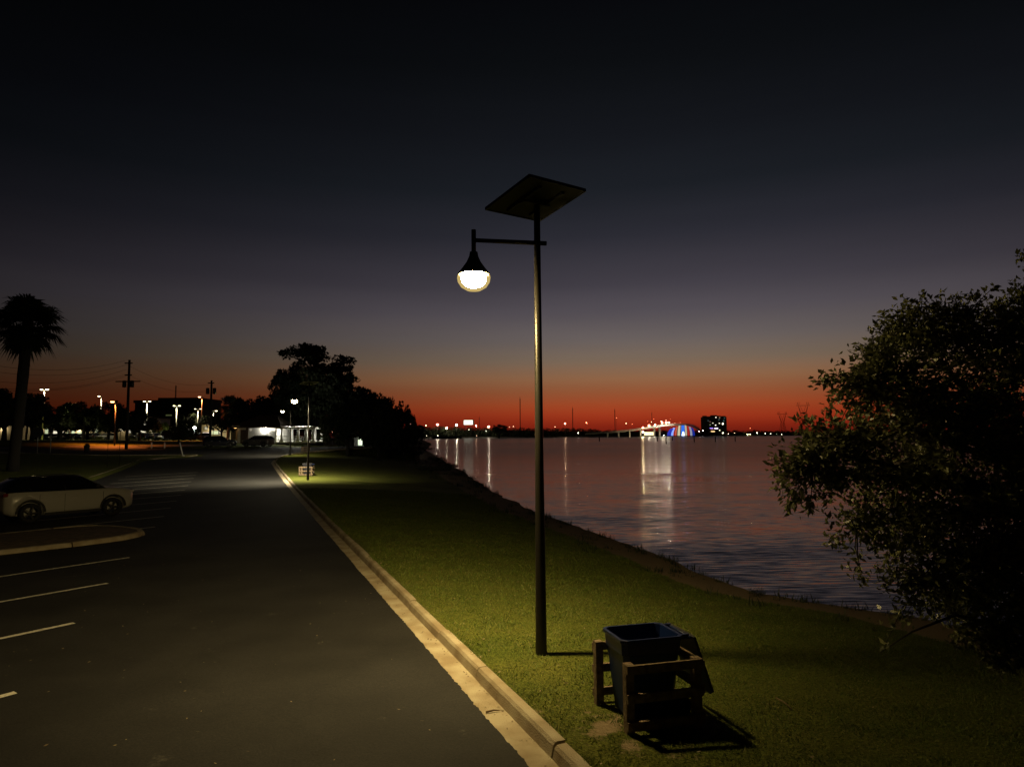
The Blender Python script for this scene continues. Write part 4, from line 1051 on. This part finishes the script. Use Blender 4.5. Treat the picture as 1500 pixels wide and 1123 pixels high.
for k, (py0, py1, dx) in enumerate(((526, 528, -.5), (536, 534, .5), (552, 541, 0), (562, 549, -1.2), (566, 549, 1.2))):
    a = at(185, py1, ua.y) + Vector((dx * .3, 0, 0)); b = at(-60, py0, 60)
    tag(MB().tube([a.lerp(b, i / 12) - Vector((0, 0, 1.1 * (1 - (i / 6 - 1) ** 2))) for i in range(13)], .014, 4).build('power_line', dark_steel), ['topmost power line from the nearest utility pole', 'second power line from the top left of the nearest utility pole', 'middle power line left of the nearest utility pole', 'fourth power line, running from the pole crossarm', 'lowest power line left of the nearest utility pole'][k], 'power line', 'power lines')
    b = at(307.5, 560 + k * 3, ub.y)
    if k in (1, 4): tag(MB().tube([a.lerp(b, i / 12) - Vector((0, 0, 1.0 * (1 - (i / 6 - 1) ** 2))) for i in range(13)], .012, 4).build('power_line', dark_steel), ['', 'upper power line strung between the two utility poles', '', '', 'lower power line strung between the two utility poles'][k], 'power line', 'power lines')

# signs, posts, bollards
def sign_oct(px, cy_px, base, r_, label, shape=8):
    g = gr(px, base); e = at(px, cy_px, g.y); h = e.z - g.z; t = thing('road_sign', label, 'road sign', g, .2, 'road signs by the street')
    MB().tube([(0, 0, -.1), (0, 0, h + r_)], .045, 8).build('post', grey_metal, t)
    MB().poly([(r_ * math.cos(2 * math.pi * (k + .5) / shape), -.06, h + r_ * math.sin(2 * math.pi * (k + .5) / shape)) for k in range(shape)], (0, .012, 0)).build('sign_plate', dark_steel, t)
sign_oct(54.5, 633, 664, .0072 * 80, 'dark octagonal road sign seen from behind, left of the low trees')
sign_oct(73.5, 630, 664, .35, 'smaller dark road sign right of the octagonal one', 4)
for px, b_, tp, lab in ((157, 684, 628, 'thin pale post left of the nearest utility pole'), (174.5, 682, 630, 'thin pale post just beside the nearest utility pole')):
    g = gr(px, b_); e = at(px, tp, g.y); t = thing('thin_post', lab, 'post', g, 0, 'thin posts on the berm')
    MB().tube([(0, 0, -.1), (0, 0, e.z - g.z)], .028, 6).build('post', steel, t); MB().lathe([(0, .04), (.04, .03), (.04, 0)], (0, 0, e.z - g.z), 8).build('cap', dark_steel, t)
g = gr(127, 664); t = thing('litter_bin', 'dark litter bin silhouetted on the orange lit street', 'litter bin', g)
MB().lathe([(0, 0), (.26, 0), (.31, .85), (.33, .87), (.33, .92), (.27, .95)], n=16).build('body', dark_steel, t); MB().lathe([(.28, .95), (.2, 1.12), (0, 1.16)], n=16).build('lid', rubber, t)
for px, lab in ((222, 'white bollard beside the street, the left of two'), (241, 'white bollard beside the street, the right of two')):
    g = gr(px, 657); t = thing('bollard', lab, 'bollard', g, 0, 'white bollards by the street')
    MB().tube([(0, 0, -.1), (0, 0, .8)], .09, 10).build('post', white_paint, t); MB().lathe([(.09, .8), (.06, .86), (0, .88)], n=10).build('cap', white_paint, t)
g = gr(268, 668); t = thing('tree_stake', 'pale leaning tube at the foot of the multi-stemmed tree', 'stake', g)
MB().tube([(0, 0, 0), (-.5, .2, 1.5)], .06, 8).build('tube', wall_white, t); MB().tube([(-.1, .0, -.02), (.14, 0, .05)], .09, 8).build('foot', wall_white, t)

# ================================================================== LEFT SHOPS AND BUILDINGS
def shop(name, label, px0, px1, top, Z, m, wins=(), roofh=.4, gable=False, D=12, lit=160):
    a = at(px0, 640, Z); b = at(px1, 640, Z); g = hgt((a.x + b.x) / 2, Z) - .1; h = at((px0 + px1) / 2, top, Z).z - g; W = b.x - a.x
    t = thing('shop' if name is None else name, label, 'building', (a.x, Z, g), 0, 'buildings along the far side of the street')
    MB().box((W / 2, D / 2, h / 2), (W, D, h)).build('wall', m, t)
    if gable:
        MB().poly([(-.5, -.8, h), (W + .5, -.8, h), (W / 2, -.8, h + roofh)], (0, D, 0)).build('roof', roof_m, t)
    else: MB().box((W / 2, D / 2 - .3, h + roofh / 2), (W + .6, D + .6, roofh)).build('roof', roof_m, t)
    if lit:  # wall lights and point lamps added to brighten the shop fronts
        for q in range(2 if W > 8 else 1):
            X_ = W * (.3 + .45 * q); MB().box((X_, -.25, h - .5), (.35, .3, .15)).build('wall_light', emat('added_shop_glow', (1, .85, .55), 14), t); lamp_light((X_, -.5, h - .75), lit, (1, .8, .45), .2, 120, (0, 0), 'POINT', t)
    for (w0, w1, y0, y1, c, s_) in wins:
        s_ *= 1.5
        p = at(w0, y1, Z); q = at(w1, y0, Z)
        fr = MB().box(((p.x + q.x) / 2 - a.x, -.03, (p.z + q.z) / 2 - g), (q.x - p.x + .2, .06, q.z - p.z + .2)).build('window', dark_steel, t)
        MB().box(((p.x + q.x) / 2 - a.x, -.07, (p.z + q.z) / 2 - g), (q.x - p.x, .03, q.z - p.z)).build('pane', emat('lit_pane', c, s_), fr)
    return t
WA, WY, WW, WG = (1, .5, .12), (1, .78, .35), (1, .92, .68), (.9, 1, .6)
shop(None, 'low tan shop with an orange lit front behind the short palm', 24, 74, 621, 200, wall_tan, [(27, 28.5, 624, 633, WW, .5), (30, 36, 628, 634, WW, .55), (42, 49, 622, 634, WA, .55), (66, 71, 626, 635, WG, .35)])
shop(None, 'plain tan shop at the far left edge behind the tall palm', -30, 16, 624, 190, wall_tan, [(-20, -5, 628, 636, WW, .2)])
shop(None, 'long low shop with a row of small lit windows', 76, 128, 627, 195, wall_tan, [(78, 84, 631, 635, WW, .6), (87, 95, 631.5, 634, WW, .5), (98, 100, 631, 636, WG, .4), (105, 110, 631, 636, WG, .5), (113, 121, 620, 628, WY, .9), (113, 120, 632, 635, WG, .4)])
shop(None, 'small gabled shop with a bright yellow front', 130, 146, 624, 190, wall_tan, [(133, 138.5, 623.5, 633, WY, 1.0), (139, 144, 625, 633, WG, .35)], roofh=2.2, gable=True)
shop(None, 'dim shop with white lamps left of the nearest utility pole', 149, 192, 622, 195, wall_tan, [(150, 159, 622, 629, WG, .2), (168, 171, 623, 631, WG, .3), (176, 180, 628, 631, WW, .7), (189, 193, 630, 634, WW, .3)])
shop(None, 'two-storey white shop, brightest of the row, right of the nearest utility pole', 199, 217, 612, 190, wall_white, [(206, 213, 614, 618, WW, .75), (206, 213, 619, 623, WW, .9), (200, 206, 621, 625, WW, 1.1), (199.5, 208, 627, 632, WW, .8), (208, 214, 626, 633, WW, .75)])
shop(None, 'low lit shop under the green trees', 218, 256, 625, 192, wall_tan, [(216, 224, 630, 633, WW, .6), (229, 231.5, 628, 632, (1, 1, .9), 1.6), (236, 237.5, 628, 634, WW, 1.0), (242, 246, 628, 631, WG, .5), (250, 254, 629, 631, WG, .9)])
shop(None, 'low shop with faint rosy windows behind the white low lamp', 262, 292, 626, 200, wall_dark, [(264, 267, 633, 635, WW, .3), (272, 276, 631, 634, (1, .7, .6), .5), (275, 280, 628, 630, WW, .25)])
shop(None, 'low shop with a pale porch left of the pavilion', 295, 338, 622, 175, wall_tan, [(297, 307, 633, 636, (1, .8, .65), .8), (300, 304, 625, 629, WW, .3), (309, 320, 631, 636, WG, .5), (321, 325, 631, 635, WW, .3)])
shop('office_block', 'large dark flat-roofed block on the skyline behind the lot lights', 232, 290, 587, 260, wall_dark, [(238, 252, 607, 609, (.7, .8, .3), .05)], roofh=1.2, D=20, lit=0)
shop('office_block', 'lower dark flat-roofed block right of the nearest utility pole', 196, 232, 590, 255, wall_dark, [(205, 206.5, 600, 602, WW, .1)], roofh=1, D=20, lit=0)

# masts
def mast(px, base, top, Z, r_, label, guy=False):
    a = at(px, base, Z); e = at(px, top, Z); t = thing('radio_mast', label, 'radio mast', a, 0, 'radio masts on the skyline'); h = e.z - a.z; b = MB()
    for k in range(3):
        an = k * 2.094; b.bar((r_ * math.cos(an), r_ * math.sin(an), -2), (r_ * math.cos(an), r_ * math.sin(an), h), r_ * .55)
    n_ = int(h / (r_ * 5)) + 1
    for i in range(n_):
        for k in range(3):
            a0, a1 = k * 2.094, (k + 1) * 2.094; z = h * i / n_; b.bar((r_ * math.cos(a0), r_ * math.sin(a0), z), (r_ * math.cos(a1), r_ * math.sin(a1), z + h / n_), r_ * .3)
    b.build('lattice', dark_steel, t); MB().tube([(0, 0, h), (0, 0, h * 1.06)], r_ * .4, 5).build('antenna', dark_steel, t)
mast(257, 590, 565, 500, .35, 'thin radio mast behind the flat dark block on the left')
mast(762, 634, 584, 1150, .8, 'tallest radio mast just left of the big lamp pole')
mast(839, 634, 598, 1200, .7, 'radio mast right of the big lamp pole')
mast(901, 634, 600, 1200, .6, 'radio mast left of the bridge')
mast(702, 634, 611, 1200, .5, 'short faint mast right of the white billboard')
mast(955, 620, 604, 1200, .4, 'short mast above the bridge lamps')

# ================================================================== FAR SHORE
cl = []
px = 598
while px < 1760:
    Z = interp(px, SH) + rng.uniform(10, 60); tp = interp(px, [(600, 626), (640, 624.5), (740, 627), (860, 627.5), (880, 630), (1040, 630), (1090, 630), (1180, 631), (1800, 628)]) + 1.5 * mn.noise(Vector((px * .09, 0, 0))) + rng.uniform(-.6, .9)
    e = at(px, tp, Z); h = e.z
    for k in range(3): cl.append(((e.x + rng.uniform(-4, 4), e.y + rng.uniform(-5, 5), max(2, h - 3 - k * 4.0)), rng.uniform(3.2, 4.6)))
    px += 2.4
V, F = leaf_cloud(cl, .9, 3.2)
o = npmesh('far_woods', V, F, leaf_far); tag(o, 'dark line of woods all along the far shore', 'woods', kind='stuff')
core = MB()
pv = []
for i in range(90):
    px = 598 + i * 13.0; Z = interp(px, SH) + 60; tp = interp(px, [(600, 629), (1040, 633), (1800, 631)]) + rng.uniform(-.3, .3); e = at(px, tp, Z); pv.append(e)
vs = []
for e in pv: vs += [(e.x, e.y - 12, 0), (e.x, e.y - 5, e.z * .8), (e.x, e.y, e.z), (e.x, e.y + 12, e.z), (e.x, e.y + 20, 0)]
struct(core.add(vs, [(i * 5 + k, i * 5 + k + 1, (i + 1) * 5 + k + 1, (i + 1) * 5 + k) for i in range(89) for k in range(4)], True).build('far_hill', leaf_far))
for px, tp, Z, rp, lab in ((731, 619.5, 1020, 13, 'rounded tree standing above the far shore left of the big lamp pole'), (614, 620, 940, 9, 'dark tree on the far shore beside the grove tip')):
    e = at(px, tp, Z); o = dup(protos[('oak', 0)], (e.x, e.y, 0), 1, lab, (rp / FPX * Z, rp / FPX * Z, (e.z) / 1.8)); o['group'] = 'lone trees on the far shore'

def far_light(px, py, Z, label, c, st, w_=.9, pole=True, group='lamps along the far shore'):
    e = at(px, py, Z); t = thing('street_lamp', label, 'street lamp', (e.x, e.y, 0.5), 0, group); h = e.z - .5
    if pole: MB().tube([(0, 0, 0), (0, 0, h)], .14, 5).build('pole', dark_steel, t)
    MB().lathe([(0.01, w_ * .5), (w_ * .5, 0), (.01, -w_ * .5)], (0, 0, h), 8).build('lamp_globe', emat('far_glow', c, st), t)
W1, A1, R1 = (1, .82, .6), (1, .6, .35), (1, .25, .1)
FLs = [(602.5, 620, 'double-looking lamp nearest the grove tip, upper left of the far shore', W1, 500, 1.6), (607, 619.5, 'reddish lamp just right of the one nearest the grove tip', A1, 160, 1.1), (624, 623, 'lamp above the dark far tree by the grove', A1, 160, 1.2),
       (641, 621.5, 'brightest single lamp left of the white billboard', W1, 800, 1.7), (654, 627, 'low lamp left of the billboard, under the tree line', W1, 600, 1.3), (669, 622, 'tall lamp on a visible pole left of the white billboard', W1, 1100, 1.4), (697.5, 623.5, 'small lamp just right of the billboard', A1, 500, 1.1),
       (716, 625, 'tall lamp with a strong reflection right of the billboard', W1, 1000, 1.5), (687, 629, 'dim lamp under the billboard', W1, 60, .9), (746, 625, 'faint lamp right of the rounded far tree', A1, 40, .9), (752, 624.5, 'faint lamp left of the tallest mast', A1, 60, .9),
       (712, 631, 'small lamp low beside the tall reflecting lamp', W1, 60, 1.0), (813, 625, 'faint lamp in a row right of the big lamp pole', A1, 60, 1.0), (828, 620.5, 'bright orange lamp left of the second mast', A1, 500, 1.3), (859, 619, 'red lamp right of the second mast', R1, 300, 1.2),
       (847, 634, 'white lamp low on the far shore before the bridge approach', W1, 250, 1.1), (903, 612, 'red light high beside the third mast', R1, 60, .9), (917, 620, 'small red lamp left of the bridge', A1, 150, 1.0), (926, 621, 'faint red lamp left of the bridge lamps', R1, 60, .9),
       (641, 638, 'lowest waterfront lamp of the dark boathouse, left', W1, 150, .8), (625, 638, 'small waterfront lamp near the grove tip', W1, 60, .8), (698, 638, 'small waterfront lamp below the billboard', A1, 50, .8), (1067, 635.5, 'first small light on the shore right of the tower', A1, 160, 1.0),
       (1095, 636, 'bright pair light on the dark right shore', (1, .9, .45), 400, 1.3), (1099, 636, 'second of the pair on the dark right shore', (1, .9, .45), 200, 1.0), (1109, 634, 'white light on the right shore, left of the pylons', W1, 250, 1.1), (1121, 634.5, 'small white light on the right shore under the near pylon', W1, 160, 1.0),
       (1129, 635, 'dim light on the right shore just left of the small pylon', W1, 90, .9), (1137, 636.5, 'white light on the right shore below the small pylon', W1, 220, 1.1), (1099, 627, 'red beacon above the right shore woods', R1, 80, .9), (1076, 634, 'faint light between the tower and the right shore pair', A1, 60, .9), (1145, 636, 'small light on the right shore nearest the leafy tree', W1, 100, .9)]
for px, py, lab, c, st, w_ in FLs: far_light(px, py, interp(px, SH) + 6, lab, c, st * (.9 if st >= 500 else .2), w_ * .85)
# billboard
e = at(686, 618.5, 1050); t = thing('billboard', 'bright white lit billboard above the far shore woods', 'billboard', (e.x, e.y, 0))
MB().box((0, 0, e.z), (13.4, .3, 6.6)).build('sign_face', emat('billboard_glow', (.95, 1, .78), 2.2), t); MB().box((.9, .9, e.z + .2), (15.5, .8, 7.6)).build('frame', dark_steel, t)
for x in (-4, 4): MB().tube([(x, 1, 0), (x, 1, e.z - 3.8)], .3, 6).build('post', dark_steel, t)
# dark boathouse / dock at the left of the far water
e = at(655, 641, 760); t = thing('boathouse', 'dark low boathouse on the water left of the billboard', 'boathouse', (e.x, e.y, WATER_Z))
MB().box((0, 0, 1.6), (32, 8, 2.2)).build('wall', wall_dark, t); MB().box((0, 0, 2.95), (35, 10, .5), taper=.85).build('roof', roof_m, t)
for x in range(-15, 16, 5): MB().tube([(x, -3.5, -1), (x, -3.5, .6)], .25, 6).build('pile', far_bark, t)
e = at(625, 640, 740); o = thing('dock', 'dark dock beside the boathouse reaching to the grove tip', 'dock', (e.x, e.y, WATER_Z))
MB().box((0, 0, .9), (30, 3, .4)).build('deck', far_bark, o)
for x in range(-14, 15, 4): MB().tube([(x, -1.2, -1), (x, -1.2, 2.0)], .22, 6).build('pile', far_bark, o)
# pilings in the lake
for px, y0, y1, lab in ((878, 646, 641, 'leftmost piling in front of the bridge approach'), (963, 646, 641, 'piling below the bright bridge lamps'), (976, 650, 641, 'tallest piling below the bridge lamps'), (985, 645, 640, 'short piling below the coloured arches'), (1017, 647, 640, 'piling right of the coloured arches'), (1048, 647, 640, 'piling below the tower block'), (1077, 646, 640, 'rightmost piling, right of the tower block')):
    p = onz(px, y0, WATER_Z); e = at(px, y1, p.y); t = thing('piling', lab, 'piling', (p.x, p.y, WATER_Z), 0, 'pilings standing in the lake')
    r_ = p.y * .0007; MB().tube([(0, 0, -1.5), (0, 0, e.z - WATER_Z)], r_, 6).build('post', far_bark, t); MB().lathe([(r_ * 1.1, 0), (r_ * 1.1, .2), (0, .45)], (0, 0, e.z - WATER_Z), 8).build('cap', dark_steel, t)

# tower block
def tower():
    Z = 1150; a = at(1032, 637, Z); b = at(1065, 637, Z); W = b.x - a.x; h = at(1048, 610.5, Z).z; t = thing('tower_block', 'dark tower block with scattered lit windows right of the bridge', 'building', (a.x, Z, 0))
    MB().box((W / 2, 10, h / 2), (W, 20, h)).build('wall', wall_dark, t)
    rf = MB()
    for x0, x1, q in ((.02, .14, 2.2), (.18, .3, 1.2), (.38, .6, 3.2), (.64, .76, 2.0), (.84, .98, 1.6)): rf.box((W * (x0 + x1) / 2, 8, h + q / 2), (W * (x1 - x0), 12, q))
    rf.build('roof_plant', wall_dark, t)
    bl = MB()
    for k in range(9): bl.box((W / 2, -.4, 2.5 + k * (h - 4) / 9), (W * .96, .8, .35))
    bl.build('balcony', dark_steel, t)
    rows = [(1044, 619.5, 2, 1.0, WW, 1), (1053.5, 619.8, 1.6, 1.2, WW, 1.4), (1058.5, 620.5, 1.8, 2.6, WW, 3.5), (1048, 622.5, 1.8, 1.2, WW, 2), (1040, 622, 1.2, 1, (.6, .8, .4), .7), (1042, 627, 5, 1.0, (.3, .2, 1), 2), (1049, 627.3, 5.5, 1.2, (.75, .6, 1), 3.5), (1044, 631.8, 6, 1.4, (1, .7, .3), 1.5), (1043, 628.5, 4, .8, (1, .4, .2), .8),
            (1054, 630, 1.6, 1.4, (.9, .9, .5), 2), (1058.7, 634, 1.8, 1.6, WW, 7), (1053, 614.5, 1, 1, (.3, .6, .6), .5), (1061, 612, 1, 1, (.3, .6, .6), .4), (1048.5, 611.2, 1.6, 1, WW, 2), (1054, 611.5, 1.2, .8, (1, .5, .3), 1), (1037, 616, 1, .9, (.3, .5, .5), .4), (1060, 616, 1.5, .9, (.3, .6, .6), .4), (1040, 617.5, .8, .8, (1, .5, .4), .6)]
    for px, py, w_, h_, c, s_ in rows:
        e = at(px, py, Z); MB().box((e.x - a.x, -.9, e.z), (w_ * 1.1, .2, h_ * 1.1)).build('window', emat('tower_pane', c, s_), t)
tower()

# bridge: deck rising from the left, crest over the coloured arches
def bridge():
    Z0 = 1010
    pts = [(858, 635, 1030), (878, 633.5, 1020), (900, 632, 1010), (925, 629.5, 1000), (945, 626.5, 990), (965, 623.5, 980), (985, 621.5, 975), (1003, 621, 975), (1014, 622.5, 985), (1022, 627, 1000), (1026, 633, 1020)]
    P = [at(*p) for p in pts]; o0 = P[0].copy(); o0.z = 0
    t = thing('bridge', 'long arched road bridge with red, white and blue lit piers', 'bridge', o0)
    vs = []
    for p in P:
        q = p - o0
        vs += [(q.x, q.y - 6, q.z - 1.6), (q.x, q.y - 6, q.z), (q.x, q.y + 6, q.z), (q.x, q.y + 6, q.z - 1.6)]
    n_ = len(P); fs = [(i * 4 + k, i * 4 + (k + 1) % 4, (i + 1) * 4 + (k + 1) % 4, (i + 1) * 4 + k) for i in range(n_ - 1) for k in range(4)] + [(0, 1, 2, 3), (n_ * 4 - 1, n_ * 4 - 2, n_ * 4 - 3, n_ * 4 - 4)]
    cm = mat('bridge_concrete', (.4, .38, .34), .9)
    MB().add(vs, fs).build('deck', cm, t)
    rl = MB()
    for i in range(n_ - 1): rl.bar(P[i] - o0 + Vector((0, -6, .9)), P[i + 1] - o0 + Vector((0, -6, .9)), .3, .5)
    rl.build('parapet', cm, t)
    def zd(px):
        return interp(px, [(p[0], p[1]) for p in pts])
    # dark abutment piers on the left
    for px in (890, 906, 922, 938, 958, 966):
        top = at(px, zd(px) + 1.6, 995) - o0; MB().box((top.x, top.y, top.z / 2 - .5), (1.6, 7, top.z + 1)).build('pier', cm, t)
    # curved piers in bands that glow themselves in place of coloured floodlights: outer edge flares under the deck
    Zb = 970
    cols_ = [(977, 984, (.02, .06, 1), 1.6), (982, 987, (.25, .4, 1), 4), (986, 989, (1, .03, .02), 1.3), (988.5, 991.5, (1, .2, .1), 2), (992.5, 997, (.95, .9, .6), 2.2), (997.5, 1004, (.03, .2, 1), 3.2), (1004, 1007, (.9, .85, .6), 2.0), (1007.5, 1011, (1, .04, .03), 1.4), (1011.5, 1015, (.7, .75, 1), 1.4), (1015, 1019, (.02, .06, .8), 1.2)]
    for k, (x0, x1, c, s_) in enumerate(cols_):
        g_ = (x1 - x0) * .14; x0 += g_; x1 -= g_
        cxm = 1001; b = MB(); seg = 8; A_ = []; B_ = []
        for i in range(seg + 1):
            u_ = i / seg; flare = (u_ ** 2.2) * .35
            y = 638 + (max(620.5, 621 + abs((x0 + x1) / 2 - cxm) * .32) - 638) * u_
            f0_ = x0 + (cxm - x0) * flare * .6 if x0 < cxm else x0 - (x0 - cxm) * flare * .6; f1_ = x1 + (cxm - x1) * flare * .6 if x1 < cxm else x1 - (x1 - cxm) * flare * .6
            A_.append(at(f0_, y, Zb) - o0); B_.append(at(f1_, y, Zb) - o0)
        for i in range(seg):
            qa = [A_[i], B_[i], B_[i + 1], A_[i + 1]]; b.poly([Vector((q.x, q.y + k * .15, q.z)) for q in qa], (0, 2.2, 0))
        b.build('glowing_pier', emat('pier_glow', c, s_ * .27), t)
    b = MB(); wq = [at(x, y, Zb - .5) - o0 for x, y in ((998.5, 638), (1003, 638), (1002, 632), (1000, 632))]; b.poly(wq, (0, .4, 0)); b.build('glowing_pier', emat('pier_white', (.7, .8, 1), 2.5), t)
    # span opening: lamplight put in as the wall's own glow
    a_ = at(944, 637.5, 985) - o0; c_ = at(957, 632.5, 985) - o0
    MB().box(((a_.x + c_.x) / 2, a_.y, (a_.z + c_.z) / 2), (c_.x - a_.x, 2, c_.z - a_.z)).build('glowing_wall', emat('underbridge_glow', (1, .78, .42), 2.0), t)
bridge()
BL = [(951, 622.8, W1, 1700, 1.8, 'bright white bridge lamp, left of the lower pair'), (959.5, 622.3, W1, 1600, 1.7, 'bright white bridge lamp, right of the lower pair'), (970, 619, W1, 1500, 1.6, 'bright white bridge lamp, left of the upper group'), (976, 618.8, W1, 1500, 1.6, 'bright white bridge lamp, middle of the upper group'), (979.5, 618.5, W1, 900, 1.3, 'bright white bridge lamp, right of the upper group'),
      (954, 618, A1, 400, 1.2, 'small amber lamp above the lower bridge pair'), (949, 617, R1, 150, .9, 'red light above the left bridge lamp'), (957.5, 613.5, R1, 100, .9, 'red light on the short mast above the bridge'), (968, 616.5, A1, 300, 1.1, 'amber lamp above the upper bridge group, left'), (975.5, 614.8, A1, 300, 1.0, 'amber lamp above the upper bridge group, right'),
      (982, 613.5, R1, 100, .9, 'red light top right above the bridge lamps'), (988.5, 619.5, A1, 120, 1.0, 'amber lamp at the bridge crest, left'), (996.5, 619, R1, 100, 1.0, 'red lamp at the bridge crest, right'), (941.5, 626, (1, .8, .4), 900, 1.6, 'yellow lamp at the left foot of the bridge, upper'), (941.5, 632.5, (1, .75, .35), 2000, 2.2, 'large yellow lamp at the left foot of the bridge, lower'), (972.5, 636.8, (.9, .95, 1), 600, 1.1, 'blue-white lamp at the water under the bridge'),
      (1024, 631.5, (1, .75, .8), 300, 1.8, 'pinkish lamp between the arches and the tower, left'), (1029.5, 630.5, (1, .8, .85), 400, 1.6, 'pinkish lamp between the arches and the tower, right')]
for px, py, c, st, w_, lab in BL: far_light(px, py, 965, lab, c, st * (1.1 if st >= 900 else .1), w_ * .5, group='lamps on and around the bridge')

# pylons
def pylon(px, base, top, wpx, Z, label):
    a = at(px, base, Z); e = at(px, top, Z); h = e.z; t = thing('transmission_pylon', label, 'pylon', (a.x, a.y, 0), 0, 'transmission pylons'); w_ = wpx / FPX * Z; b = MB(); th = Z * .00035
    for sx_ in (-1, 1):
        for sy_ in (-1, 1):
            b.bar((sx_ * w_ * .3, sy_ * w_ * .3, 0), (sx_ * w_ * .11, sy_ * w_ * .11, h * .55), th); b.bar((sx_ * w_ * .11, sy_ * w_ * .11, h * .55), (sx_ * w_ * .34, 0, h * .88), th)
    n_ = 5
    for k in range(n_):
        f0_, f1_ = k / n_, (k + 1) / n_
        for sg in (-1, 1): b.bar((sg * w_ * (.3 - .19 * f0_), -w_ * .2, h * .55 * f0_), (-sg * w_ * (.3 - .19 * f1_), -w_ * .2, h * .55 * f1_), th * .7)
    for sg in (-1, 1): b.bar((sg * w_ * .11, 0, h * .55), (-sg * w_ * .2, 0, h * .88), th * .7)
    b.build('lattice', dark_steel, t)
    c = MB(); c.bar((-w_ * .5, 0, h * .9), (w_ * .5, 0, h * .9), th * 1.4)
    for x in (-.45, -.32, .32, .45): c.bar((x * w_, 0, h * .9), (x * w_ * .85, 0, h), th)
    c.build('crossarm', dark_steel, t)
pylon(1147, 637, 603, 15, 1300, 'smaller lattice pylon left of the big one above the right shore')
pylon(1178, 637, 589, 20, 1300, 'larger lattice pylon just left of the leafy tree')
